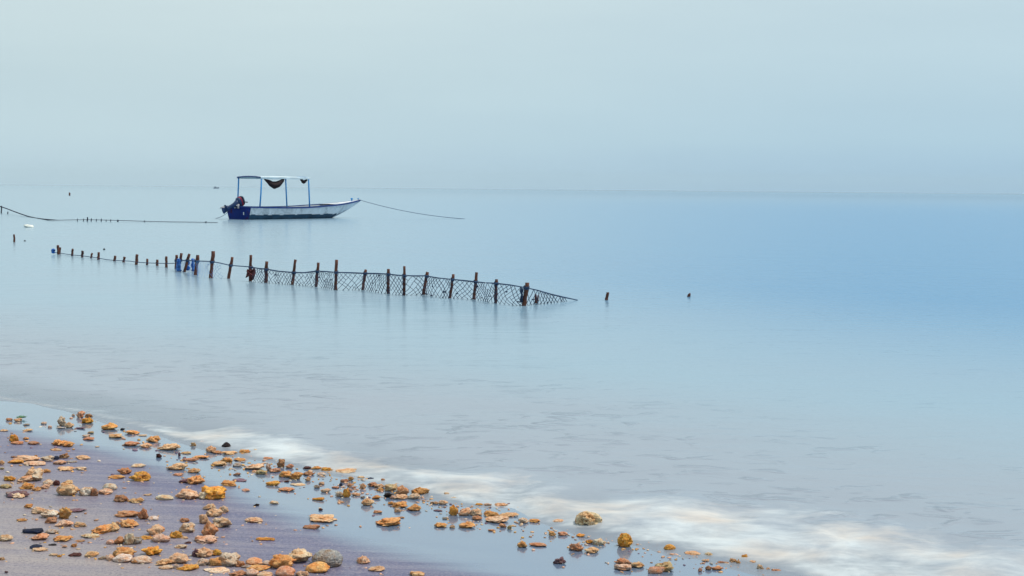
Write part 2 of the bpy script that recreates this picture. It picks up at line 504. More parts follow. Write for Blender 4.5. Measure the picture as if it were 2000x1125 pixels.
# ropes
low = [(103, 493), (116, 494), (128, 496), (141, 498), (160, 499.5), (178, 502), (192, 504), (208, 507), (223, 508.5), (242, 509.5), (254, 510), (267, 512), (287, 513.5), (307, 514), (325, 514.5), (345, 514)]
bm = bmesh.new()
tube(bm, [rel(at_y(x, y, fence_y(x) - 0.03)) for x, y in low], 0.008, 5)
mesh_obj('low_rope', bm, M_rope, fence)
topline = [(345, 509), (354, 508.5), (364, 508.5), (382, 509.5), (400, 510), (413, 511), (432, 514.5), (449, 518), (470, 520), (489, 521.5), (504, 523.5), (519, 525.5), (545, 529.5), (571, 532), (594, 532.5),
           (617, 530), (636, 530), (655, 531.5), (682, 532.5), (710, 533.5), (734, 534), (758, 535.5), (774, 537), (789, 538), (812, 539), (831, 539), (856, 542.5), (882, 545.5), (904, 547.5), (928, 550), (948, 552), (968, 553), (996, 556.5), (1024, 561), (1050, 567), (1075, 574), (1100, 580), (1128, 586.5)]
bm = bmesh.new()
rnd = random.Random(3)
P_ = [rel(at_y(x, y + rnd.uniform(-.4, .4), fence_y(x) - 0.045)) for x, y in topline]
tube(bm, P_, [0.009 * rnd.uniform(0.8, 1.3) for _ in P_], 5)
mesh_obj('top_rope', bm, M_rope, fence)
# lashings where the rope meets a stake
for (tx, ty, bx, by, wd), (foot, top) in zip(POSTS[12:], bases[12:]):
    yy = float(np.interp(bx + 2, [p[0] for p in topline], [p[1] for p in topline]))
    c = at_y(bx + (tx - bx) * (by - yy) / (by - ty), yy, foot.y)
    r = wd * 0.5 * foot.y / FPX * 1.25
    bm = bmesh.new()
    for k in range(3):
        pts = [rel(c) + Vector((math.cos(a) * r, math.sin(a) * r, (k - 1) * 0.014 + 0.01 * math.sin(a))) for a in np.linspace(0, 2 * math.pi, 11)]
        tube(bm, pts, 0.007, 4, False)
    mesh_obj('lashing', bm, M_rope, fence)

def net_panel(name, x0, x1, cell, rad, mat, seed, y_bot_off=0.0, slack=0.012, drop=0.0):
    """diamond netting between image columns x0..x1, hung from the top rope down to the water"""
    rnd = random.Random(seed)
    wdt = (at_y(x1, 560, fence_y(x1)) - at_y(x0, 560, fence_y(x0))).length
    cols = max(3, round(wdt / cell))
    bm = bmesh.new()
    tx = [p[0] for p in topline]; tyy = [p[1] for p in topline]
    def pt(s, v):
        px = x0 + (x1 - x0) * s
        Yd = fence_y(px) - 0.045
        topz = at_y(px, float(np.interp(px, tx, tyy)), Yd).z
        X = at_y(px, 560, Yd).x
        z = topz + (-0.03 - topz) * v
        j = slack * math.sin(math.pi * min(v, 1))
        nv = noise.noise_vector(Vector((X * 4, z * 5, seed)))
        return rel(Vector((X + nv.x * cell * 0.8, Yd + 0.05 * nv.y - 0.05 * math.sin(v * 3), z + nv.z * cell * 0.35 * min(1, 4 * v))))
    hgt = pt(0.5, 0).z - pt(0.5, 1).z
    rows = max(2, round(hgt / cell))
    for sgn in (1, -1):
        for k in range(-rows, cols + rows + 1):
            pl = []
            for r_ in range(rows * 2 + 1):
                v = r_ / (rows * 2)
                s = (k + sgn * r_ / 2) / cols
                if -1e-6 <= s <= 1 + 1e-6 and rnd.random() > 0.05:
                    pl.append(pt(s, v))
                else:
                    if len(pl) > 1:
                        tube(bm, pl, rad * rnd.uniform(0.75, 1.25), 3, False)
                    pl = []
            if len(pl) > 1:
                tube(bm, pl, rad * rnd.uniform(0.75, 1.25), 3, False)
    # knots and bits of weed caught in the meshes
    for _ in range(int(cols * 0.7)):
        p = pt(rnd.random(), rnd.random() ** 0.7)
        bmesh.ops.create_icosphere(bm, subdivisions=1, radius=rad * rnd.uniform(1.4, 3.2), matrix=Matrix.Translation(p) @ Matrix.Diagonal((rnd.uniform(.8, 2), 1, rnd.uniform(.6, 1.4), 1)))
    return mesh_obj(name, bm, mat, fence)
edges = [495, 519, 571, 617, 655, 709, 758, 789, 828, 880, 926, 968, 1022]
rnd_net = random.Random(4)
for i, (a, b) in enumerate(zip(edges, edges[1:])):
    net_panel('net_panel', a, b, 0.076, rnd_net.uniform(0.0040, 0.0050), M_net, 40 + i)
net_panel('net_panel', 1027, 1118, 0.08, 0.0048, M_net, 77)
# finer blue netting at the left end
for i, (a, b) in enumerate(((345, 382), (383, 411), (412, 436))):
    o = net_panel('blue_net_panel', a, b, 0.085, 0.0021, M_bluenet, 90 + i)
    o['label'] = 'fine pale blue netting'
# bundles of blue net hanging at the stakes
def bundle(px, y0, y1, wpx, seed, name, mat, strands=8):
    Y = fence_y(px) - 0.06
    bm = bmesh.new()
    rnd = random.Random(seed)
    for k in range(strands):
        pts = []
        for i in range(7):
            f = i / 6
            q = at_y(px + rnd.uniform(-1, 1) * wpx * 0.5 + (k - strands / 2 + 0.5) * wpx * 0.08, y0 + (y1 - y0) * f, Y)
            pts.append(rel(q + Vector((0, rnd.uniform(-.03, .03), 0))))
        tube(bm, pts, [0.018 * rnd.uniform(0.5, 1.4) for _ in pts], 5)
    return mesh_obj(name, bm, mat, fence)
bundle(349.5, 506, 529, 5, 1, 'net_bundle', M_bluecloth)['label'] = 'bright blue bundled net'
bundle(366.5, 510, 527, 4, 2, 'net_bundle', M_bluecloth)['label'] = 'bright blue bundled net'
bundle(377.5, 506, 529, 4, 3, 'net_bundle', M_bluecloth)['label'] = 'bright blue bundled net'
bundle(1018.5, 561, 589, 3, 8, 'net_bundle', M_net, 2)
bundle(104, 487, 494, 4, 4, 'net_bundle', M_bluecloth)['label'] = 'blue rag at the far end of the rope'
# tangle of maroon rope round the stake where the dark net starts
bm = bmesh.new()
rnd = random.Random(11)
Yk = fence_y(489)
for k in range(6):
    c = at_y(491 + rnd.uniform(-3, 3), 530 + rnd.uniform(-6, 8), Yk - 0.04)
    r0 = rnd.uniform(0.03, 0.07)
    pts = [rel(c) + Vector((math.cos(a) * r0, math.sin(a) * r0 * 0.8, 0.5 * r0 * math.sin(a * 2 + k) + 0.03 * math.sin(a))) for a in np.linspace(0, 2 * math.pi, 14)]
    tube(bm, pts, 0.013, 5, False)
for k in range(3):
    a_ = at_y(488 + k * 3.5, 531, Yk - 0.06); b_ = at_y(490 + k * 2, 547, Yk - 0.06)
    tube(bm, [rel(a_), rel((a_ + b_) / 2 + Vector((0.02, 0, 0))), rel(b_)], 0.010, 5)
mesh_obj('rope_tangle', bm, M_knot, fence)['label'] = 'maroon tangle of rope'

# ------------------------------------------------------------------ lone stakes and floats
def lone_stake(tx, ty, bx, by, wd, label, seed, name='stake'):
    foot = at(bx, by); top = at_y(tx, ty, foot.y)
    o = mesh_obj(name, post_mesh(Vector((0, 0, 0)), top - foot, wd * 0.5 * foot.y / FPX, seed), M_post)
    o.location = foot
    return tag(o, label, 'stake')
lone_stake(27.5, 458, 28, 473, 4, 'thin dark stake standing alone in water at the left edge of the view', 201)
lone_stake(1187, 571, 1184.5, 586, 6, 'leaning dark stake alone in open water beyond the end of the net', 202)
lone_stake(1345.5, 573.5, 1345.5, 579.5, 6, 'tiny dark stump barely above water, farthest out beyond the net fence', 203)
lone_stake(136, 376, 136, 382, 3, 'faint marker stake far out near the horizon above the slack rope', 204)

M_buoy = simple_mat('black_float', (0.012, 0.014, 0.02), 0.5)
def float_obj(px, py, rpx, squash, mat, label, cat, name):
    p = at(px, py)
    r = rpx * p.y / FPX
    bm = bmesh.new()
    bmesh.ops.create_icosphere(bm, subdivisions=3, radius=1)
    for v in bm.verts:
        k = 1 + 0.10 * noise.noise(v.co * 1.7 + Vector((px, 0, 0)))
        v.co = Vector((v.co.x * r * k, v.co.y * r * k, v.co.z * r * squash * k + r * squash * 0.35))
    # a small lug for the line
    tube(bm, [Vector((math.cos(a) * r * 0.25, 0, r * squash * 1.35 + math.sin(a) * r * 0.25)) for a in np.linspace(0, math.pi, 7)], r * 0.08, 5, False)
    o = mesh_obj(name, bm, mat)
    o.location = p
    return tag(o, label, cat)
float_obj(203.5, 488, 2.2, 1.0, M_buoy, 'small round black float on the water behind the low rope stakes', 'float', 'round_float')
float_obj(48.5, 471, 2.2, 0.6, M_buoy, 'flat dark float on the water beside the lone thin stake', 'float', 'flat_float')
# white block of foam plastic adrift
M_white = simple_mat('white_foam_plastic', (0.78, 0.80, 0.74), 0.7, 0.15, 8, 0.2)
p = at(57, 444)
bm = bmesh.new()
bmesh.ops.create_icosphere(bm, subdivisions=3, radius=1)
for v in bm.verts:
    q = v.co
    k = 1 + 0.25 * noise.noise(q * 1.5)
    v.co = Vector((math.copysign(abs(q.x) ** 0.7, q.x) * 0.19 * k, q.y * 0.14 * k, q.z * 0.065 * k + 0.03 + 0.02 * (q.x < 0)))
o = mesh_obj('white_float', bm, M_white)
o.location = p
tag(o, 'lumpy white float drifting on the water below the slack rope', 'float')

# slack rope with a row of little pegs, far left
rope_t = thing('rope_line', 'slack dark rope dipping from a post and running along low pegs behind the fence', 'rope', at(100, 432))
def rr_(p):
    return p - rope_t.location
def yr(px):
    return float(np.interp(max(px, 0), [0, 100, 420], [at(3, 416).y, at(100, 431.5).y, at(420, 435.5).y]))
rp = [(-60, 380), (-25, 394), (0, 403), (12, 407), (25, 412), (40, 417.5), (55, 422.5), (70, 426), (85, 428), (98, 429.3), (115, 430), (140, 429.5), (170, 429.2), (205, 429.8), (235, 430.6), (265, 431.6), (300, 432.6), (340, 433.4), (380, 433.8), (425, 434.4)]
bm = bmesh.new()
tube(bm, [rr_(at_y(x, y, yr(max(x, 0)))) for x, y in rp], [0.03 if x < 100 else 0.013 for x, y in rp], 5)
mesh_obj('rope', bm, M_dark, rope_t)
for i, (tx, ty, by, wd) in enumerate(((-60, 377, 416, 3.5), (2.5, 402, 416, 2.4), (15, 413.5, 416, 2), (151, 427, 431.5, 1.5), (163, 427, 431.7, 1.6), (170.5, 424, 432, 2.4), (178, 426.5, 432, 1.8), (188, 427.5, 432, 1.6), (197.5, 427, 432, 1.8), (207, 429, 432, 1.5), (216, 428.5, 432, 1.5), (230, 429.5, 432.3, 3), (282, 431, 433.8, 2), (402, 432.5, 435.8, 2.5))):
    Yp = yr(tx)
    f0 = at_y(tx, by, Yp); f0.z = 0
    mesh_obj('peg', post_mesh(rr_(f0), rr_(at_y(tx + 0.5, ty, Yp)), wd * 0.5 * Yp / FPX, 300 + i), M_dark, rope_t)

# ------------------------------------------------------------------ the moored boat
A = R(50.0)
stern = at(490, 429.3)                          # near corner of the transom at the water
FW = Vector((math.cos(A), math.sin(A), 0)); SB = Vector((math.sin(A), -math.cos(A), 0))
BEAM, LEN = 1.95, 8.28
boat = thing('moored_boat', 'small white open boat with blue posts holding a flat canopy and tilted outboard', 'boat', stern - SB * (BEAM / 2), A)
# local axes of the boat: +x bow, -y starboard (towards the camera)
M_hullwhite = simple_mat('white_hull', (0.74, 0.78, 0.83), 0.45, 0.22, 2.2, 0.0, 0.4, (0.36, 0.40, 0.44), 0.7)
M_teal = simple_mat('teal_antifoul', (0.010, 0.06, 0.12), 0.6, 0.5, 3.0)
M_navy = simple_mat('navy_paint', (0.006, 0.035, 0.20), 0.4, 0.4, 6)
M_maroon = simple_mat('transom_paint', (0.008, 0.03, 0.19), 0.8, 0.4, 2.5, 0, 0.12, (0.035, 0.005, 0.014), 0.85)
M_postblue = simple_mat('blue_post_paint', (0.008, 0.27, 0.66), 0.4, 0.25, 5)
M_roof = simple_mat('canopy_sheet', (0.62, 0.74, 0.80), 0.6, 0.2, 2.5)
M_inside = simple_mat('boat_inside', (0.30, 0.36, 0.42), 0.6, 0.3, 3)
def halfbeam(x):
    f = x / LEN
    k = 1.0 if f < 0.45 else max(0.0, 1 - ((f - 0.45) / 0.55) ** 1.9)
    return max(BEAM / 2 * k * (0.96 + 0.04 * min(1, f * 6)), 0.012)
def sheer(x):
    f = x / LEN
    return 0.655 - 0.05 * math.sin(min(f / 0.6, 1) * math.pi) + 0.31 * max(0, (f - 0.45) / 0.55) ** 2.0
def keel(x):                                    # lowest point of each section; rises above water at the raked bow
    f = x / LEN
    return -0.22 if f < 0.62 else -0.22 + (0.19 + sheer(LEN) - 0.06) * ((f - 0.62) / 0.38) ** 1.45
LV = [0.0, 0.12, 0.26, 0.38, 0.44, 0.48, 0.52, 0.56, 0.60, 0.66, 0.76, 0.86, 0.94, 1.0]
def section(x):
    k, s, b = keel(x), sheer(x), halfbeam(x)
    pts = []
    for v in LV:
        e_ = 0.12 + 0.55 * max(0, x / LEN - 0.35) ** 1.2
        yy = b * min(1.0, 0.9 * v ** e_ + 0.1 * v) if v > 0 else 0.0
        pts.append((yy, k + (s - k) * v))
    return pts
bm = bmesh.new()
XS = list(np.linspace(0, LEN * 0.6, 40)) + list(np.linspace(LEN * 0.6, LEN, 18))[1:]
rows = []
for x in XS:
    pts = section(x)
    ring = [bm.verts.new((x, -yy, z)) for yy, z in pts[::-1]] + [bm.verts.new((x, yy, z)) for yy, z in pts[1:]]
    rows.append(ring)
for r0, r1 in zip(rows, rows[1:]):
    for k in range(len(r0) - 1):
        f = bm.faces.new((r0[k], r1[k], r1[k + 1], r0[k + 1]))
        c = f.calc_center_median()
        f.material_index = 1 if c.z < 0.235 + 0.05 * noise.noise(Vector((c.x * 2.2, 0, 0))) else 0
bmesh.ops.recalc_face_normals(bm, faces=bm.faces)
hull = mesh_obj('hull', bm, [M_hullwhite, M_teal], boat)
# inner skin, floor and thwarts
bm = bmesh.new()
rows = []
for x in XS[:-4]:
    b, s, k = max(halfbeam(x) - 0.07, 0.01), sheer(x) - 0.02, max(keel(x) + 0.12, 0.05)
    rows.append([bm.verts.new(v) for v in ((x + 0.05, -b, s), (x + 0.05, -b * 0.6, k), (x + 0.05, b * 0.6, k), (x + 0.05, b, s))])
for r0, r1 in zip(rows, rows[1:]):
    for k in range(3):
        bm.faces.new((r0[k], r0[k + 1], r1[k + 1], r1[k]))
bm.faces.new(rows[-1])
mesh_obj('inner_skin', bm, M_inside, boat, False)
for x in (1.2, 2.4, 3.7):
    bm = bmesh.new()
    box(bm, (x, 0, sheer(x) - 0.18), (0.26, 2 * halfbeam(x) - 0.12, 0.04), bevel=0.006)
    mesh_obj('thwart', bm, M_inside, boat)
# fore deck
bm = bmesh.new()
dk = []
for x in np.linspace(LEN * 0.72, LEN - 0.02, 8):
    b = halfbeam(x)
    dk.append([bm.verts.new((x, -b, sheer(x) + 0.012)), bm.verts.new((x, 0, sheer(x) + 0.03)), bm.verts.new((x, b, sheer(x) + 0.012))])
for r0, r1 in zip(dk, dk[1:]):
    for k in range(2):
        bm.faces.new((r0[k], r0[k + 1], r1[k + 1], r1[k]))
bm.faces.new((dk[0][0], dk[0][1], dk[0][2]))
mesh_obj('fore_deck', bm, M_hullwhite, boat)
# gunwale rails
for s in (-1, 1):
    bm = bmesh.new()
    ring = []
    for x in XS:
        b, z = halfbeam(x), sheer(x)
        ring.append([bm.verts.new((x, s * (b + 0.03), z - 0.055)), bm.verts.new((x, s * (b + 0.03), z + 0.02)), bm.verts.new((x, s * max(b - 0.06, 0.0), z + 0.02)), bm.verts.new((x, s * max(b - 0.06, 0.0), z - 0.055))])
    for r0, r1 in zip(ring, ring[1:]):
        for k in range(4):
            bm.faces.new((r0[k], r0[(k + 1) % 4], r1[(k + 1) % 4], r1[k]))
    bm.faces.new(ring[0]); bm.faces.new(ring[-1])
    bmesh.ops.recalc_face_normals(bm, faces=bm.faces)
    mesh_obj('gunwale', bm, M_navy, boat, False)
# transom
bm = bmesh.new()
pts = section(0.0)
vs = [bm.verts.new((-0.03, -yy * 1.02, z)) for yy, z in pts[::-1]] + [bm.verts.new((-0.03, yy * 1.02, z)) for yy, z in pts[1:]]
vs2 = [bm.verts.new((0.03, v.co.y, v.co.z)) for v in vs]
bm.faces.new(vs); bm.faces.new(vs2[::-1])
for k in range(len(vs)):
    bm.faces.new((vs[k], vs2[k], vs2[(k + 1) % len(vs)], vs[(k + 1) % len(vs)]))
bmesh.ops.recalc_face_normals(bm, faces=bm.faces)
tr_ = mesh_obj('transom', bm, M_maroon, boat, False)
bm = bmesh.new(); box(bm, (-0.045, 0, 0.64), (0.04, BEAM + 0.06, 0.07), bevel=0.006)
mesh_obj('transom_rail', bm, M_navy, boat)
bm = bmesh.new(); box(bm, (-0.05, -0.47, 0.30), (0.03, 0.05, 0.14), bevel=0.005)
mesh_obj('drain_plate', bm, M_white, boat)
# canopy posts, roof and side board
XA, XB, HB = 0.63, 3.86, 0.92
ROOF_Z = 2.10
for x, lean in ((XA, 0.10), (XB, -0.07)):
    for s in (-1, 1):
        bm = bmesh.new()
        tube(bm, [(x, s * (halfbeam(x) - 0.06), sheer(x) - 0.02), (x + lean * 0.5, s * HB, 1.3), (x + lean, s * HB, ROOF_Z + 0.01)], 0.036, 8)
        mesh_obj('canopy_post', bm, M_postblue, boat)
bm = bmesh.new()
rings = []
for x in np.linspace(XA + 0.04, XB + 0.02, 9):
    f = (x - XA) / (XB - XA)
    zz = ROOF_Z + 0.05 - 0.025 * (2 * f - 1) ** 2
    top = [bm.verts.new((x, y, zz + 0.045 * (1 - (y / (HB + 0.04)) ** 2))) for y in np.linspace(-HB - 0.02, HB + 0.02, 9)]
    bot = [bm.verts.new((x, v.co.y, v.co.z - 0.03)) for v in top]
    rings.append(top + bot[::-1])
for r0, r1 in zip(rings, rings[1:]):
    for k in range(len(r0)):
        bm.faces.new((r0[k], r1[k], r1[(k + 1) % len(r0)], r0[(k + 1) % len(r0)]))
bm.faces.new(rings[0][::-1]); bm.faces.new(rings[-1])
bmesh.ops.recalc_face_normals(bm, faces=bm.faces)
mesh_obj('canopy_roof', bm, M_roof, boat, False)
bm = bmesh.new()
tube(bm, [(XA + 0.03, y, ROOF_Z + 0.018 + 0.045 * (1 - (y / (HB + 0.04)) ** 2)) for y in np.linspace(-HB - 0.03, HB + 0.03, 11)], 0.034, 6)
mesh_obj('canopy_beam', bm, M_navy, boat)
bm = bmesh.new()
tube(bm, [(XB + 0.01, y, ROOF_Z + 0.018 + 0.045 * (1 - (y / (HB + 0.04)) ** 2)) for y in np.linspace(-HB - 0.03, HB + 0.03, 11)], 0.026, 6)
mesh_obj('canopy_beam', bm, M_postblue, boat)
for s in (-1, 1):
    bm = bmesh.new()
    box(bm, ((XA + XB) / 2 + 0.03, s * (HB + 0.035), ROOF_Z + 0.0), (XB - XA + 0.02, 0.02, 0.10), bevel=0.004)
    mesh_obj('canopy_side_board', bm, M_roof, boat)
# bow fittings
for x, h, r in ((LEN - 0.62, 0.17, 0.05), (LEN - 0.14, 0.10, 0.035)):
    bm = bmesh.new()
    z = sheer(x) + 0.015
    tube(bm, [(x, 0, z), (x, 0, z + h * 0.55), (x, 0, z + h * 0.6), (x, 0, z + h * 0.9), (x, 0, z + h)], [r * 0.7, r * 0.7, r * 1.3, r * 1.3, r * 0.9], 10)
    mesh_obj('bow_bollard', bm, M_postblue, boat)
# outboard, tilted up
M_motor = simple_mat('outboard_blue', (0.010, 0.040, 0.13), 0.35, 0.4, 6)
M_cowl = simple_mat('outboard_cowling', (0.008, 0.014, 0.05), 0.3, 0.3, 6)
M_red = simple_mat('red_stripe', (0.42, 0.02, 0.05), 0.4, 0.2, 9)
M_steel = simple_mat('steel', (0.6, 0.55, 0.55), 0.35, 0.2, 9)
TILT = R(66)
mrot = Matrix.Rotation(TILT, 4, 'Y')            # tips the leg aft and upward
PIV = Vector((-0.08, 0.08, 0.76))
def motor_pt(v):
    return PIV + (mrot @ Vector(v))
def loft(bm, secs, seg=14, mi=0):
    """secs: (centre x, z, half x, half y) in motor space, z up the upright motor"""
    rings = []
    for cx_, cz_, hx, hy in secs:
        ring = []
        for k in range(seg):
            a = 2 * math.pi * k / seg
            ca, sa = math.cos(a), math.sin(a)
            ring.append(bm.verts.new(motor_pt((cx_ + hx * math.copysign(abs(ca) ** 0.7, ca), hy * math.copysign(abs(sa) ** 0.7, sa), cz_))))
        rings.append(ring)
    for r0, r1 in zip(rings, rings[1:]):
        for k in range(seg):
            bm.faces.new((r0[k], r0[(k + 1) % seg], r1[(k + 1) % seg], r1[k]))
    bm.faces.new(rings[0][::-1]); bm.faces.new(rings[-1])
    bmesh.ops.recalc_face_normals(bm, faces=bm.faces)
bm = bmesh.new()
loft(bm, [(-0.04, -0.86, 0.13, 0.05), (-0.04, -0.80, 0.16, 0.03), (-0.02, -0.55, 0.10, 0.045), (-0.02, -0.15, 0.11, 0.07), (-0.01, 0.0, 0.16, 0.12), (-0.01, 0.10, 0.19, 0.14)])
motor = mesh_obj('outboard_motor', bm, M_motor, boat)
bm = bmesh.new()
loft(bm, [(-0.01, 0.10, 0.20, 0.15), (-0.02, 0.16, 0.245, 0.18), (-0.02, 0.24, 0.25, 0.185)])
mesh_obj('cowling_base', bm, M_motor, motor)
bm = bmesh.new()
loft(bm, [(-0.02, 0.24, 0.255, 0.19), (-0.02, 0.275, 0.26, 0.195), (-0.02, 0.31, 0.255, 0.19)])
mesh_obj('cowling_stripe', bm, M_red, motor)
bm = bmesh.new()
loft(bm, [(-0.02, 0.31, 0.25, 0.185), (-0.03, 0.41, 0.24, 0.175), (-0.05, 0.47, 0.19, 0.14), (-0.06, 0.49, 0.10, 0.08)])
mesh_obj('cowling', bm, M_cowl, motor)
# cavitation plate, gear case, propeller
bm = bmesh.new()
loft(bm, [(-0.06, -0.655, 0.20, 0.10), (-0.06, -0.64, 0.20, 0.10)])
mesh_obj('cavitation_plate', bm, M_motor, motor)
bm = bmesh.new()
tube(bm, [motor_pt((x, 0, -0.86)) for x in (0.14, 0.09, -0.02, -0.14, -0.20)], [0.015, 0.05, 0.06, 0.05, 0.035], 10)
mesh_obj('gear_case', bm, M_motor, motor)
bm = bmesh.new()
for k in range(3):
    a0 = 2 * math.pi * k / 3 + 0.5
    prev = None
    for r_ in (0.03, 0.09, 0.14):
        wv = 0.035 if r_ < 0.13 else 0.02
        qs = []
        for sgn in (-1, 1):
            aa = a0 + sgn * wv / max(r_, 0.05)
            for th in (-0.004, 0.004):
                qs.append(bm.verts.new(motor_pt((-0.22 + sgn * 0.03 + th, math.cos(aa) * r_, -0.86 + math.sin(aa) * r_))))
        if prev:
            for i0, i1 in ((0, 2), (2, 3), (3, 1), (1, 0)):
                bm.faces.new((prev[i0], prev[i1], qs[i1], qs[i0]))
        prev = qs
    bm.faces.new((prev[0], prev[2], prev[3], prev[1]))
bmesh.ops.recalc_face_normals(bm, faces=bm.faces)
mesh_obj('propeller', bm, M_steel, motor, False)
bm = bmesh.new()
for s in (-1, 1):
    box(bm, (-0.09, 0.02 + s * 0.13, 0.66), (0.10, 0.03, 0.22), bevel=0.006)
box(bm, (-0.13, 0.02, 0.70), (0.06, 0.24, 0.06), bevel=0.006)
mesh_obj('clamp_bracket', bm, M_steel, motor)
bm = bmesh.new()
tube(bm, [(0.02, -0.06, 0.84), (0.20, -0.10, 0.88), (0.45, -0.14, 0.86)], [0.022, 0.02, 0.026], 8)
mesh_obj('tiller', bm, M_cowl, motor)

def boat_w(x, y, z):
    return boat.location + FW * x - SB * y + Vector((0, 0, z))
# cloths hung below the canopy
M_cloth = simple_mat('dark_maroon_cloth', (0.022, 0.008, 0.012), 0.85, 0.5, 8, 0.3)
def hang_cloth(xa, xb, za, sag, thick, bulge, y, label, cat, name):
    bm = bmesh.new()
    seg, n_ = 10, 17
    rings = []
    for i in range(n_):
        f = i / (n_ - 1)
        x = xa + (xb - xa) * f
        z = za - sag * math.sin(math.pi * f) ** 0.8 + 0.05 * math.sin(7 * f + 1) * math.sin(math.pi * f)
        r = thick * (0.14 + math.sin(math.pi * f) ** 0.7 * (0.75 + bulge * f))
        ring = []
        for k in range(seg):
            a = 2 * math.pi * k / seg
            w_ = 1 + 0.22 * math.sin(3 * a + 9 * f)
            ring.append(bm.verts.new((x - (xa + xb) / 2, math.cos(a) * r * 1.1 * w_, z + math.sin(a) * r * w_ - za)))
        rings.append(ring)
    for r0, r1 in zip(rings, rings[1:]):
        for k in range(seg):
            bm.faces.new((r0[k], r0[(k + 1) % seg], r1[(k + 1) % seg], r1[k]))
    bm.faces.new(rings[0][::-1]); bm.faces.new(rings[-1])
    bmesh.ops.recalc_face_normals(bm, faces=bm.faces)
    o = mesh_obj(name, bm, M_cloth)
    o.location = boat_w((xa + xb) / 2, y, za)
    o.rotation_euler = (0, 0, A)
    return tag(o, label, cat)
hang_cloth(0.98, 2.28, ROOF_Z - 0.05, 0.27, 0.13, 0.80, -0.80, 'dark maroon hammock slung under the canopy of the moored boat', 'hammock', 'hammock')
hang_cloth(3.30, 3.80, ROOF_Z - 0.07, 0.07, 0.10, 0.0, -0.82, 'small dark bag tied under the bow end of the boat canopy', 'bag', 'hanging_bag')

# mooring lines
def line_between(a, b, sag, r, name, label):
    bm = bmesh.new()
    pts = []
    for i in range(15):
        f = i / 14
        pts.append((b - a) * f + Vector((0, 0, -sag * 4 * f * (1 - f))))
    tube(bm, pts, r, 5)
    o = mesh_obj(name, bm, M_rope)
    o.location = a
    return tag(o, label, 'rope')
bow = boat_w(LEN - 0.10, 0, sheer(LEN - 0.1) + 0.03)
line_between(bow, at(908, 427.5), 0.17, 0.013, 'mooring_rope', 'thin mooring rope running from the boat bow down into the water')
line_between(boat_w(-0.03, 0.80, 0.36), at(421, 426.5), 0.06, 0.012, 'mooring_rope', 'short stern rope slanting from the boat transom into the water')

# very distant boat on the horizon
M_far = simple_mat('far_boat', (0.30, 0.33, 0.40), 0.7, 0.2, 2)
fb = thing('distant_boat', 'faint tiny boat far out on the horizon just behind the moored boat', 'boat', at_y(422, 363.2, 900.0) * Vector((1, 1, 0)) if False else (at_y(422, 363, 900.0).x, 900.0, 0.0))
bm = bmesh.new()
ring = []
for x, b, s in ((-2.0, 0.7, 0.7), (-1.0, 0.9, 0.65), (0.6, 0.85, 0.7), (1.7, 0.4, 0.9), (2.3, 0.03, 1.05)):
    ring.append([bm.verts.new((x, -b, s)), bm.verts.new((x * 0.9, -b * 0.5, -0.2)), bm.verts.new((x * 0.9, b * 0.5, -0.2)), bm.verts.new((x, b, s))])
for r0, r1 in zip(ring, ring[1:]):
    for k in range(4):
        bm.faces.new((r0[k], r0[(k + 1) % 4], r1[(k + 1) % 4], r1[k]))
bm.faces.new(ring[0][::-1]); bm.faces.new(ring[-1])
bmesh.ops.recalc_face_normals(bm, faces=bm.faces)
mesh_obj('hull', bm, M_far, fb, False)
bm = bmesh.new(); box(bm, (-0.5, 0, 1.1), (1.3, 1.1, 0.8), bevel=0.05)
mesh_obj('cabin', bm, M_far, fb)

# ------------------------------------------------------------------ stones
def coral_material():
    m, q = new_mat('coral_stone')
    oi = q.n('ShaderNodeObjectInfo')
    tc = q.n('ShaderNodeTexCoord').outputs['Object']
    off = q.n('ShaderNodeVectorMath', {0: tc, 1: q.n('ShaderNodeCombineXYZ', {0: q.math('MULTIPLY', oi.outputs['Random'], 37.0), 1: q.math('MULTIPLY', oi.outputs['Random'], 91.0), 2: 0.0}).outputs[0]}, operation='ADD').outputs[0]
    big = q.noise(off, 2.6, 4, 0.6, 0.3)
    med = q.noise(off, 5.5, 5, 0.65)
    fin = q.noise(off, 13.0, 4, 0.7)
    c = oi.outputs['Color']
    rust = q.mix(1.0, c, (0.92, 0.52, 0.26, 1), 'MULTIPLY')
    pale = q.mix(0.5, c, (0.78, 0.66, 0.50, 1))
    a = q.mix(q.mapr(big, 0.40, 0.62, 0, 0.8), c, rust)
    a = q.mix(q.mapr(med, 0.53, 0.68, 0, 0.7), a, q.mix(q.math('MULTIPLY', oi.outputs['Alpha'], 1.0), a, pale))
    a = q.mix(q.mapr(fin, 0.55, 0.67, 0, 0.65), a, q.mix(1.0, c, (0.22, 0.12, 0.09, 1), 'MULTIPLY'))
    vor = q.n('ShaderNodeTexVoronoi', {'Vector': off, 'Scale': 17.0})
    pit = q.mapr(vor.outputs['Distance'], 0.05, 0.34, 0, 1)
    h = q.math('ADD', q.math('MULTIPLY', med, 0.8), q.math('ADD', q.math('MULTIPLY', fin, 0.45), q.math('MULTIPLY', pit, 0.35)))
    bmp = q.n('ShaderNodeBump', {'Height': h, 'Strength': 1.0, 'Distance': 0.016}).outputs[0]
    b = q.n('ShaderNodeBsdfPrincipled', {'Base Color': a, 'Roughness': 0.62, 'Specular IOR Level': 0.28, 'Normal': bmp})
    q.n('ShaderNodeOutputMaterial', {'Surface': b.outputs[0]})
    return m
M_coral = coral_material()

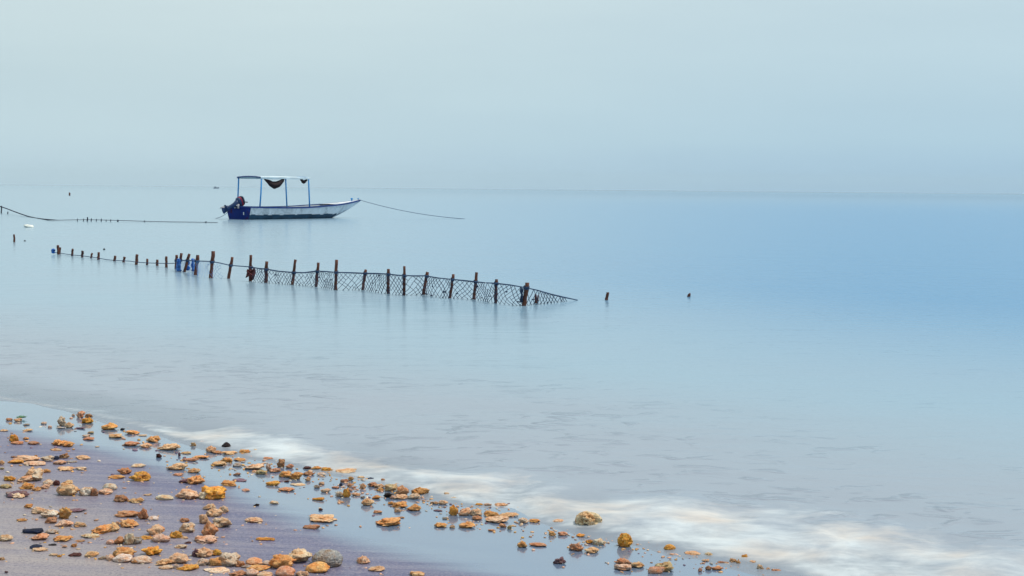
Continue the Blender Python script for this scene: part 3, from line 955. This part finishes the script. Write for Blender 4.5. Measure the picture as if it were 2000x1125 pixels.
def rock_mesh(kind, seed, sub=4):
    rnd = random.Random(seed * 17 + ord(kind[0]))
    bm = bmesh.new()
    bmesh.ops.create_icosphere(bm, subdivisions=sub, radius=1)
    rv = lambda: Vector((rnd.gauss(0, 1), rnd.gauss(0, 1), rnd.gauss(0, 1))).normalized()
    npl = {'c': 10, 'f': 9, 'r': 6, 'h': 9, 's': 7, 'x': 8, 'b': 3, 'p': 4}[kind]
    lo = {'c': 0.66, 'f': 0.7, 'r': 0.85, 'h': 0.78, 's': 0.8, 'x': 0.62, 'b': 0.92, 'p': 0.9}[kind]
    pl = [(rv(), rnd.uniform(lo, 1.0)) for _ in range(npl)]
    off = Vector((rnd.uniform(-50, 50), rnd.uniform(-50, 50), rnd.uniform(-50, 50)))
    a1 = {'c': 0.30, 'f': 0.24, 'r': 0.12, 'h': 0.26, 's': 0.22, 'x': 0.46, 'b': 0.06, 'p': 0.10}[kind]
    a2 = {'c': 0.085, 'f': 0.06, 'r': 0.025, 'h': 0.09, 's': 0.07, 'x': 0.13, 'b': 0.02, 'p': 0.05}[kind]
    npit = {'c': 5, 'f': 3, 'r': 0, 'h': 34, 's': 2, 'x': 12, 'b': 0, 'p': 64}[kind]
    pits = [(rv(), rnd.uniform(0.10, 0.30), rnd.uniform(0.10, 0.30)) for _ in range(npit)]
    if kind == 'p':
        pits = [(c, rnd.uniform(0.10, 0.21), rnd.uniform(0.22, 0.42)) for c, a_, b_ in pits] + [(Vector((0.62, -0.72, 0.25)).normalized(), 0.36, 0.5)]
    ax = rv()
    for v in bm.verts:
        d = v.co.normalized()
        r = 1.0
        for nrm, c in pl:
            k = d.dot(nrm)
            if k > 0.25:
                cut = c / k
                if cut < r + 0.10:
                    hh = max(0.0, 0.10 - abs(cut - r)) / 0.10
                    r = min(r, cut) - hh * hh * 0.10 * 0.25
        p = d * 1.25 + off
        r += 1.35 * a1 * noise.fractal(p, 0.9, 2.0, 3)
        r += 1.3 * a2 * noise.fractal(p * 3.7, 0.8, 2.0, 4)
        if kind in 'cfhxs':
            cr = 1 - min(1.0, abs(noise.noise(p * 1.9 + Vector((9, 4, 2)))) / 0.13)
            r -= {'c': .26, 'f': .20, 'h': .24, 'x': .36, 's': .14}[kind] * cr * cr
        if kind in 'hx':
            r -= a2 * 0.9 * abs(noise.noise(p * 5.0))
        if kind == 'b':
            g = noise.noise(p * 3.2) * 2.6 + noise.noise(p * 6.0) * 0.9
            r -= 0.075 * (0.5 + 0.5 * math.sin(g * 7.5)) ** 2
        for c, rad, dep in pits:
            q = (d - c).length / rad
            if q < 1:
                r -= dep * (1 - q * q) ** 1.3
        v.co = d * max(r, 0.3)
    if kind == 's':                                  # broken branch: blunt ends, knobs, slight bend
        bend = rnd.uniform(-0.25, 0.25)
        for v in bm.verts:
            x = v.co.x
            v.co.x = math.copysign(abs(x) ** 0.65, x)
            v.co.z += bend * x * x
            v.co.y *= 1 + 0.25 * math.sin(x * 4 + seed)
    # settle: squash the underside, then normalise the bounding box to x,y in -.5...5 and z in 0..1
    co = np.array([v.co[:] for v in bm.verts])
    zmin, zmax = co[:, 2].min(), co[:, 2].max()
    cutz = zmin + (zmax - zmin) * (0.30 if kind != 'f' else 0.36)
    lowm = co[:, 2] < cutz
    co[lowm, 2] = cutz + (co[lowm, 2] - cutz) * 0.55
    if kind != 'b':                                  # undercut: the foot is narrower than the body
        q_ = np.clip((cutz + (zmax - zmin) * 0.12 - co[:, 2]) / ((zmax - zmin) * 0.28), 0, 1)
        co[:, :2] *= (1 - 0.34 * q_ ** 1.2)[:, None]
    mn, mx = co.min(0), co.max(0)
    co = (co - mn) / (mx - mn)
    co[:, :2] -= 0.5
    for v, c in zip(bm.verts, co):
        v.co = c
    me = bpy.data.meshes.new({'c': 'coral_chunk', 'f': 'flat_slab', 'r': 'rounded_stone', 'h': 'pitted_coral', 's': 'coral_stick', 'x': 'jagged_coral', 'b': 'brain_coral', 'p': 'pitted_boulder'}[kind])
    bm.normal_update(); bm.to_mesh(me); bm.free()
    me.polygons.foreach_set('use_smooth', [True] * len(me.polygons))
    me.materials.append(M_coral)
    return me
COUNT = {'c': 8, 'f': 7, 'r': 5, 'h': 7, 's': 5, 'x': 7, 'b': 1, 'p': 2}
ROCKS = {k: [rock_mesh(k, i, 5 if k in 'bp' else 4) for i in range(n_)] for k, n_ in COUNT.items()}

COL = {'o': ('orange', (0.86, 0.46, 0.17)), 'y': ('yellow-orange', (0.88, 0.45, 0.08)), 't': ('tan', (0.86, 0.59, 0.36)), 'p': ('pale cream', (0.88, 0.72, 0.54)),
       'w': ('whitish', (0.86, 0.74, 0.60)), 'k': ('pink', (0.88, 0.61, 0.44)), 'n': ('salmon', (0.86, 0.48, 0.30)), 'b': ('brown', (0.52, 0.29, 0.17)),
       'm': ('maroon', (0.12, 0.042, 0.04)), 'd': ('black', (0.022, 0.013, 0.018)), 'u': ('dark blue', (0.025, 0.04, 0.11)), 'g': ('grey', (0.52, 0.47, 0.43)),
       'v': ('purple', (0.23, 0.13, 0.19)), 'l': ('olive', (0.62, 0.52, 0.30)), 'r': ('reddish brown', (0.70, 0.36, 0.20))}
SHAPE = {'c': 'chunk', 'f': 'flat slab', 'r': 'rounded stone', 'h': 'pitted lump', 's': 'stick-like piece', 'x': 'jagged piece', 'b': 'dome', 'p': 'pitted boulder'}
NAME = {'c': 'coral_chunk', 'f': 'flat_stone', 'r': 'rounded_stone', 'h': 'pitted_coral', 's': 'coral_stick', 'x': 'jagged_coral', 'b': 'brain_coral', 'p': 'pitted_boulder'}
# px centre, py of the foot, width px, height px, shape, colour [, own label, short name as a landmark]
ST = [
 (18,822,13,6,'s','n'),(34.5,824,16,8,'f','t'),(51.5,831,13,4,'f','g'),(86,829,12,6,'f','p'),(98,836,9,5,'c','k'),
 (121,833,17,20,'x','p'),(136,836,16,12,'c','t'),(119,837.5,18,4,'f','g'),(156.5,838,23,4,'s','v'),(158,816,15,14,'x','n'),
 (143,813,6,5,'c','p'),(173.5,816,13,8,'x','b'),(171,827.5,21,12,'c','y','yellow-orange chunk right against the foam at the upper end of the beach','bright yellow-orange chunk by the foam'),
 (8,843,16,5,'f','t'),(54.5,843,19,6,'f','t'),(178,847,10,5,'f','l'),(168,854,16,6,'f','p'),(174,860,21,7,'f','r'),
 (27.5,864,19,17,'c','y','pyramid-shaped yellow-orange stone standing on a brown slab near the left edge','yellow-orange pyramid stone'),(34,868.5,25,8,'f','r'),(50.5,859,11,6,'c','o'),
 (65.5,869,23,8,'f','b'),(114,871,28,13,'x','o'),(134,873.5,21,12,'c','o'),(110,881,20,6,'f','t'),(126,896,20,11,'x','b'),(162,898,28,9,'f','t'),
 (26.5,895,12,5,'c','b'),(54,902,46,14,'f','t','widest pale tan slab with a yellow knob on top near the left edge','wide tan slab'),(69,897.5,9,9,'c','y'),(92,902,24,13,'f','w'),(110,898,12,8,'r','u'),
 (116,908,24,10,'f','k'),(139.5,904,23,5,'f','g'),(32,906,31,9,'f','y'),(68,910,40,11,'f','k'),(4,908,10,10,'c','t'),
 (4,917,9,5,'f','l'),(128,920,32,9,'f','t'),(157.5,919,21,8,'f','w'),(89,924,18,9,'c','o'),(67,940,35,25,'c','p'),
 (19.5,940,24,12,'x','y'),(48.5,943,30,14,'h','t'),(54,957,31,15,'c','o'),(72,960,16,10,'c','o'),(94,949,20,14,'r','w'),
 (110.5,949,13,12,'r','m','round maroon cobble between whitish and tan stones','round maroon cobble'),(132.5,970,41,27,'c','t'),(133,948,21,11,'c','t'),(167,970,30,20,'c','w'),(184,970,19,18,'x','b'),
 (10.5,955,22,11,'f','l'),(88,956,17,11,'c','k'),(34,973,47,16,'f','v','curved dark purple slab lying behind a small cream stone','curved purple slab'),(35,974,28,12,'c','p'),
 (56,992,16,8,'c','o'),(78,1004,37,13,'c','t'),(97,1012,33,19,'c','w'),(127,1013.5,29,24,'x','o','spiky orange-brown coral leaning on a pale stone cluster','spiky orange-brown coral'),(150,1000,36,5,'f','v'),
 (244,927.5,25,15,'x','r'),(270,913.5,28,9,'f','p'),(228,936,32,9,'f','o'),(274.5,941,38,22,'c','y','broad golden chunk with a peaked top on the purple sand','golden peaked chunk'),
 (215.5,958,29,16,'r','w'),(206,967,29,14,'c','k'),(236.5,982,25,16,'x','b','dark knobbly brown coral touching a low tan wedge','dark knobbly brown coral'),(265,984,31,12,'c','t'),
 (250,1010.5,44,15,'f','r'),(280,1015,20,23,'x','r','upright reddish brown coral standing at the end of a slab','upright reddish coral'),(299.5,1016.5,21,10,'r','w'),
 (322,978,35,13,'r','w','smooth whitish oval stone lying alone on purple sand','smooth whitish oval stone'),(288,969,16,5,'f','k'),(346,919,37,15,'c','t'),(379.5,924.5,23,11,'c','t'),(347.5,930,21,6,'c','n'),
 (361,944,23,10,'f','v'),(381,947,33,19,'x','o'),(366,976.5,45,24,'h','k'),(400.5,976.5,27,17,'c','w'),
 (416,976.5,47,28,'h','y','big golden jagged coral heaped over a pale stone','big golden jagged coral'),
 (214.5,840,29,15,'c','o'),(239.5,840,9,4,'c','d'),(258,848.5,27,9,'c','o'),(226,856,28,10,'h','t'),(278,852,18,4,'f','p'),(299.5,864.5,26,14,'c','o'),
 (257,872,32,11,'f','r'),(283.5,875,22,10,'c','t'),(330.5,880,40,15,'h','t'),(310.5,894,13,9,'x','m','small maroon T-shaped fragment alone on the blue wet sheen','maroon T-shaped fragment'),(350,891,5,8,'c','v'),
 (363.5,887,19,6,'f','t'),(392.5,896,32,8,'f','o'),(372,901,33,7,'s','r'),(378,872,10,8,'c','t'),(412,884,19,14,'h','t'),(423,886.5,19,7,'f','r'),
 (442,877.5,18,15,'r','d','black rounded cobble perched at the edge of the foam','black rounded cobble'),(447.5,889,29,9,'f','t'),(396.5,866,25,6,'f','k'),
 (478.5,889,23,12,'c','o'),(501,887,27,11,'h','t'),(443.5,903.5,24,11,'x','o'),(468,900.5,24,7,'f','o'),(428,911,30,11,'f','t'),(464,912,18,9,'f','g'),
 (497.5,918,34,14,'c','t'),(481.5,917,9,5,'c','g'),(510.5,927,24,12,'f','l'),(525,920,12,16,'x','w'),(463.5,929,15,6,'c','b'),(468,941,28,6,'f','v'),
 (448.5,950,32,12,'c','o'),(534.5,949,28,11,'f','y'),(559,960,31,9,'f','r','long reddish brown block lying flat on the wet sheen','long reddish flat block'),(547.5,913,16,17,'h','b'),(565.5,915,15,9,'c','r'),
 (537.5,923,20,10,'c','n'),(557,933,23,13,'c','o'),(578,937,25,16,'x','o'),(524,899,20,7,'c','n'),(569,897,16,7,'c','k'),(560,942,10,4,'c','m'),
 (582,949,28,5,'f','p'),(600.5,917,16,7,'f','m'),(603,929,21,9,'f','b'),(618,918,20,8,'c','o'),(639,921,23,9,'c','y'),(628,930,18,8,'f','w'),(601.5,940,11,9,'c','t'),
 (622,978,25,7,'s','y','yellowish stick lying alone on the wet sheen','yellowish stick on the sheen'),(675.5,926,39,11,'f','t'),(618.5,954,11,8,'c','g'),(628,947,11,6,'c','k'),(637,962,20,9,'f','k'),(655,954,15,5,'f','r'),
 (665.5,949,7,6,'r','u'),(673,943,17,8,'s','r'),(685,939,10,9,'c','o'),(683.5,951,10,8,'c','r'),(691,954,9,5,'c','n'),(677.5,972,14,18,'x','y','upright yellow-orange piece amid the rubble strip below the foam','upright yellow-orange piece'),
 (663.5,971,18,12,'x','p'),(684.5,960,8,6,'c','k'),(695,969,18,8,'f','k'),(665.5,983,13,5,'c','t'),(709.5,955,12,12,'c','t'),(705.5,935,15,6,'f','p'),(724,937,13,5,'c','u'),
 (727,951,19,10,'x','r'),(741,954,20,9,'c','t'),(743.5,960,16,7,'h','o'),(748,941,8,7,'c','n'),(763.5,960,24,15,'h','l'),(776,948,16,5,'f','o'),
 (786.5,967,26,20,'h','r','dark knobbly orange-brown lump at the rubble strip','dark knobbly orange lump'),(759,972,19,12,'f','d','slanted black stone propped beside a pink pebble','slanted black stone'),(766,975,9,9,'c','k'),(782,975.5,27,11,'c','k'),
 (808.5,975.5,24,13,'h','w'),(821.5,967,34,17,'h','o'),(735.5,975,17,8,'c','o'),(708.5,973.5,9,5,'c','g'),(719,988,23,16,'c','t'),(763.5,986,12,7,'c','o'),(781.5,992,28,12,'c','o'),
 (809.5,998.5,26,15,'h','o'),(776,1001,14,9,'c','k'),(738,1003,17,7,'f','n'),(783,1012.5,13,4,'f','b'),
 (756.5,1029,49,19,'h','o','low frilled orange coral lying alone on the smooth wet sheen','frilled orange coral'),(709.5,1103,26,18,'h','k'),(736,1117,31,12,'c','t'),(814,1127,29,11,'h','t'),
 (855.5,999,17,4,'f','v'),(861,1031,25,11,'c','o'),(876.5,963,20,8,'c','t'),(873.5,969,13,8,'c','p'),(853.5,961,13,5,'f','g'),(848.5,985,17,7,'x','t'),(865.5,986,18,10,'c','t'),
 (886.5,1007,20,22,'h','y','golden lump with a black hollow in its side','golden lump with a black hollow'),(888,976,16,6,'c','p'),(908,1008,26,17,'h','k'),(929,1008,23,14,'c','k'),(932.5,1017,21,10,'x','r'),(960,1010.5,33,13,'c','o'),
 (970.5,1022,44,16,'h','k','longest pink coral block with a dark undercut below orange stones','long pink undercut block'),(994.5,1011,36,10,'h','t'),(936,988,16,6,'f','y'),(978,989,26,8,'f','t'),(952,989,16,8,'f','k'),
 (912.5,1032,31,14,'c','o'),(883,1032,11,7,'c','t'),(870.5,1014.5,13,5,'f','g'),(960.5,1038,15,5,'f','r'),(982,1031,15,9,'x','n'),(995.5,1034,10,9,'x','l'),
 (1022,1022,21,12,'c','p'),(1044,1021,20,8,'x','o'),(1091.5,1022,26,9,'f','t'),(1078.5,1047,14,11,'c','o'),(1099,1047,19,10,'f','n'),(1134,1049,18,7,'f','y'),
 (1149.5,1032.5,54,37,'p','l','biggest stone, a rounded boulder riddled with dark pits at the foam','big pitted boulder'),
 (1020.5,1070,19,14,'x','o'),(1050.5,1068,33,10,'f','r','plank-like purplish brown slab lying flat by a small orange block','plank-like brown slab'),(1093.5,1102,24,14,'x','v','dark purple block alone on the mirror-like wet sand','dark purple block'),
 (1126,1077,29,18,'x','n'),(1154.5,1081,27,13,'c','t'),(1151,1062,14,9,'c','y'),(1170.5,1065,26,14,'h','w'),
 (1220.5,1069,30,31,'p','y','tall spongy orange coral lump mirrored in the shallow water','tall spongy orange lump'),(1308,1076,23,15,'r','y','smooth yellow-orange dome alone at the foam edge','smooth yellow-orange dome'),
 (1353.5,1086,31,10,'f','t'),(1384,1087,17,9,'h','p'),(1215,1102,31,13,'x','r'),(1216,1115,33,14,'h','k'),(1244.5,1110,26,13,'c','t'),(1281,1121,33,16,'s','n','salmon log-shaped stone lying in front of a pale pitted coral','salmon log-shaped stone'),
 (1298,1117,36,22,'h','l'),(1413,1101,25,5,'s','b'),(1432,1101,15,11,'c','t'),(1442.5,1103,8,11,'c','o'),(1453.5,1094,15,12,'h','y'),(1475.5,1088,12,7,'s','u'),(1491.5,1085,22,12,'c','o'),
 (1506.5,1086,10,7,'c','o'),(1471.5,1103,16,9,'x','t'),(1485,1114,13,12,'c','p'),(1499.5,1115,10,7,'c','t'),(1515,1118,19,8,'f','r'),(1383.5,1114,12,10,'h','b'),(1401,1114,23,9,'f','r'),
 (1367.5,1117,8,9,'c','n'),(1378,1097,14,5,'f','t'),
 (42.5,1019,20,7,'f','o'),(100.5,1023,22,13,'c','r'),(127,1030.5,33,16,'h','k'),(156.5,1031,26,12,'c','t'),(64.5,1043,42,12,'s','u','blue-black log-shaped stone on the grey sand','blue-black log-shaped stone'),
 (103,1043,27,10,'f','g'),(11,1058,28,16,'f','w'),(79,1056,31,16,'c','n'),(123,1058.5,35,13,'c','o'),(155.5,1059.5,20,5,'f','b'),(70.5,1073,24,11,'r','u','dark blue stone behind a flat pink one on grey sand','dark blue stone'),
 (77,1078,27,9,'f','k'),(103.5,1066,16,4,'f','d'),(126.5,1070,10,6,'c','k'),(144.5,1069,12,8,'c','o'),(147,1088,25,9,'f','m','brick-shaped maroon block near the lower left corner','brick-shaped maroon block'),(180,1089,25,14,'c','t'),
 (116,1089,9,6,'c','y'),(176.5,1052,34,11,'f','p'),(4,1095,10,7,'c','t'),(12.5,1119,8,4,'c','v'),(105,1087,18,7,'f','p'),
 (198.5,1044,38,19,'h','o'),(220,1040,25,21,'c','t'),(229,1026,11,8,'c','t'),(251.5,1031,36,18,'h','o'),(216,1064,17,11,'r','k'),(233.5,1064,20,17,'c','r'),(252,1065,24,25,'c','w'),(268,1064,18,16,'h','g'),
 (286.5,1055,28,10,'f','y'),(303,1047,31,23,'c','t'),(315,1061,37,20,'h','k'),(344,1053,23,18,'c','y'),(366,1041,30,20,'c','p'),(361,1021,19,10,'c','r'),(360,1054,15,7,'f','t'),
 (355,1072,23,10,'f','p'),(366.5,1063,14,6,'c','m'),(243,1093,41,26,'c','o'),(215.5,1096,16,15,'r','k'),(241.5,1100,36,20,'r','w'),(276,1102,41,18,'r','w','smooth whitish boulder half buried below the golden coral','smooth whitish boulder'),
 (265,1102,15,11,'c','o'),(297.5,1086,36,20,'x','y'),(322.5,1105.5,34,14,'x','t'),(325.5,1113,28,10,'f','p'),(349.5,1102,38,24,'f','t'),(368,1116,39,15,'h','y'),(346,1112,13,11,'c','w'),(200,1094,16,8,'c','g'),
 (382.5,1088,14,17,'x','v'),(398,1090,33,22,'h','t'),(422,1086,21,15,'c','y'),(445.5,1107,45,28,'c','p','large cream boulder in the heap at the bottom edge','large cream boulder'),(398.5,1106,28,17,'h','w'),(424,1106,29,18,'h','o'),
 (469.5,1108.5,22,14,'c','r'),(496,1105,33,18,'r','n'),(521,1104,19,10,'r','w'),(481,1110,18,8,'c','g'),(505.5,1116,45,12,'h','o'),(492.5,1126,26,17,'r','k'),(518,1128,29,12,'r','k'),(464,1128,33,14,'x','r'),(424,1120,49,10,'f','p'),
 (401.5,1063,44,17,'h','k'),(518.5,1056.5,38,8,'s','y','tapering yellow-brown stick alone on dark purple sand','tapering yellow-brown stick'),
 (552,1112,49,31,'c','o'),(583.5,1101,52,30,'c','p'),(639.5,1109,62,39,'b','g','grey brain coral dome with winding grooves','grey brain coral'),(620,1119.5,49,24,'r','o','smooth orange boulder in front of the grey brain coral','smooth orange boulder'),
 (557,1128,40,25,'r','n'),(589,1128,28,14,'c','k'),(608.5,1034,34,10,'s','r'),(629.5,1021,54,17,'h','t','wide tan pitted coral slab alone on the wet sheen','wide tan pitted coral'),(535.5,985.5,18,8,'f','p'),(626.5,998,8,6,'c','m'),
 (409,997.5,23,15,'h','k'),(418.5,1010.5,30,20,'h','k'),(437,1002,19,15,'c','k'),(397.5,1024,18,20,'c','t'),(434,1031.5,41,24,'c','p'),
 (410.5,1048.5,30,32,'h','r','tall reddish brown coral block in front of cream stones','tall reddish brown block'),(496,1022,33,14,'f','t'),(501,989,11,6,'c','d'),(480,960,16,6,'f','n'),
]
# ---- labels: hand written for landmarks, relational for the rest
marks = [(s[0], s[1], s[7]) for s in ST if len(s) > 7]
used = set(s[6] for s in ST if len(s) > 6)
def size_word(w_, h_):
    a = w_ * h_
    return 'tiny' if a < 75 else 'small' if a < 190 else 'medium' if a < 420 else 'large'
def make_label(s):
    if len(s) > 6:
        return s[6]
    x, y, w_, h_, k, c = s[:6]
    head = f'{size_word(w_, h_)} {COL[c][0]} {SHAPE[k]}'
    order = sorted(marks, key=lambda m_: math.hypot((m_[0] - x), (m_[1] - y) * 2.2))
    for lead in ('', 'low ', 'narrow '):
        if lead == 'low ' and h_ > w_ * 0.5 or lead == 'narrow ' and w_ > 14:
            continue
        for m_ in order[:5]:
            ddx, ddy = x - m_[0], (y - m_[1])
            dist = math.hypot(ddx, ddy * 2.2)
            if abs(ddx) > abs(ddy) * 2.6:
                rel_ = 'right of' if ddx > 0 else 'left of'
            elif abs(ddy) > abs(ddx) * 1.2:
                rel_ = 'in front of' if ddy > 0 else 'behind'
            else:
                rel_ = ('in front and ' if ddy > 0 else 'behind and ') + ('right of' if ddx > 0 else 'left of')
            near = 'close ' if dist < 36 else 'well ' if dist > 110 else ''
            lab = f'{lead}{head} {near}{rel_} the {m_[2]}'
            if lab not in used and len(lab.split()) <= 16:
                used.add(lab)
                return lab
    lab = f'{head} between the {order[0][2]} and the {order[1][2]}'
    used.add(lab)
    return lab

rnd = random.Random(5)
cnt = {k: 0 for k in COUNT}
for s in ST:
    x, y, w_, h_, k, c = s[:6]
    g = ground(x, y)
    sc = g.y / FPX
    el_ = math.atan2(CAM_H - g.z, g.y)
    W_ = w_ * sc * (1.12 if k in 'chxf' else 1.04)
    D_ = W_ * {'f': 0.75, 's': 0.42, 'c': 0.8, 'r': 0.85, 'h': 0.85, 'x': 0.8, 'b': 0.9, 'p': 0.9}[k] * rnd.uniform(0.85, 1.1)
    H_ = max(h_ * sc - D_ * 0.55 * math.sin(el_), h_ * sc * 0.45)
    H_ *= 1.26 if k in 'chx' else 1.18
    me = ROCKS[k][(cnt[k] * 3 + 1) % COUNT[k]] if k != 'b' else ROCKS['b'][0]
    cnt[k] += 1
    o = bpy.data.objects.new(NAME[k], me)
    flip = rnd.random() < 0.5 and k not in 'bp'
    o.rotation_euler = (rnd.uniform(-.06, .06), rnd.uniform(-.07, .07), (math.pi if flip else 0) + rnd.uniform(-0.28, 0.28) * (0.6 if k in 'sf' else 1))
    o.scale = (W_, D_, H_)
    back = D_ * 0.42
    gx, gy = g.x * (1 + back / g.y), g.y + back
    o.location = (gx, gy, sand_z(gx, gy) - H_ * 0.14)
    cc = (0.37, 0.37, 0.41) if k == 'b' else COL[c][1]
    j = rnd.uniform(0.85, 1.1)
    dark = max(cc) < 0.2
    o.color = (min(cc[0] * j * rnd.uniform(.95, 1.05), 1), min(cc[1] * j, 1), min(cc[2] * j * rnd.uniform(.88, 1.12), 1), 0.0 if dark else 1.0)
    link(o)
    tag(o, make_label(s), 'coral' if k in 'hxbsp' else 'stone', 'coral stones strewn over the beach')

# tiny chips of coral nobody could count
def chips():
    bm = bmesh.new()
    lay = bm.verts.layers.float_color.new('tint')
    rnd = random.Random(21)
    cols = [COL[k][1] for k in 'ooyttpknnrrbbgv']
    spots = []
    for _ in range(430):                                   # strand line just above the foam
        x = rnd.uniform(420, 1540)
        yb = float(np.interp(x, [420, 580, 700, 820, 930, 1040, 1150, 1260, 1400, 1560], [900, 912, 942, 966, 994, 1022, 1042, 1064, 1096, 1128]))
        spots.append((x, yb + rnd.gauss(8, 13)))
    for s in ST:                                           # fragments round the foot of the stones
        for _ in range(1 + (s[2] > 18) + (s[2] > 28) * 2):
            spots.append((s[0] + rnd.gauss(0, s[2] * 0.55), s[1] + rnd.gauss(1.0, 4)))
    for _ in range(110):                                   # loose over the upper beach
        spots.append((rnd.uniform(0, 560), rnd.uniform(830, 1122)))
    for x, y in spots:
        if not (0 < x < 1560 and 800 < y < 1124):
            continue
        g = ground(x, y)
        r = rnd.uniform(1.2, 3.6) * g.y / FPX
        M = Matrix.Translation(g + Vector((0, 0, r * 0.15))) @ Matrix.Rotation(rnd.uniform(0, 6), 4, 'Z') @ Matrix.Diagonal((r * rnd.uniform(.8, 1.9), r * rnd.uniform(.7, 1.1), r * rnd.uniform(.35, .8), 1))
        vs = bmesh.ops.create_icosphere(bm, subdivisions=1, radius=1, matrix=M)['verts']
        cc = rnd.choice(cols); jj = rnd.uniform(.5, .85)
        for v in vs:
            v.co += Vector((rnd.uniform(-1, 1), rnd.uniform(-1, 1), rnd.uniform(-1, 1))) * r * 0.18
            v[lay] = (cc[0] * jj, cc[1] * jj, cc[2] * jj, 1)
    m, q = new_mat('coral_chips')
    b = q.n('ShaderNodeBsdfPrincipled', {'Base Color': q.n('ShaderNodeAttribute', attribute_name='tint').outputs['Color'], 'Roughness': 0.65})
    q.n('ShaderNodeOutputMaterial', {'Surface': b.outputs[0]})
    o = mesh_obj('coral_gravel', bm, m)
    return tag(o, 'tiny coral chips scattered along the strand line', None, None, 'stuff')
chips()

# tuft of green weed on the stone at the upper left
M_weed = simple_mat('green_weed', (0.16, 0.36, 0.16), 0.6, 0.4, 30)
g = ground(40, 819.5)
bm = bmesh.new()
rnd = random.Random(9)
for k in range(46):
    a, l = rnd.uniform(0, 2 * math.pi), rnd.uniform(0.012, 0.032)
    p = Vector((rnd.gauss(0, 0.011), rnd.gauss(0, 0.006), 0.004))
    d = Vector((math.cos(a), math.sin(a) * 0.6, rnd.uniform(0.3, 0.9))).normalized() * l
    tube(bm, [p, p + d * 0.6, p + d + Vector((0, 0, -0.004))], [0.0022, 0.0018, 0.0006], 4)
o = mesh_obj('seaweed', bm, M_weed)
o.location = g + Vector((0, 0.02, 0.006))
tag(o, 'small tuft of bright green weed beside a tan slab near the left edge', 'seaweed')
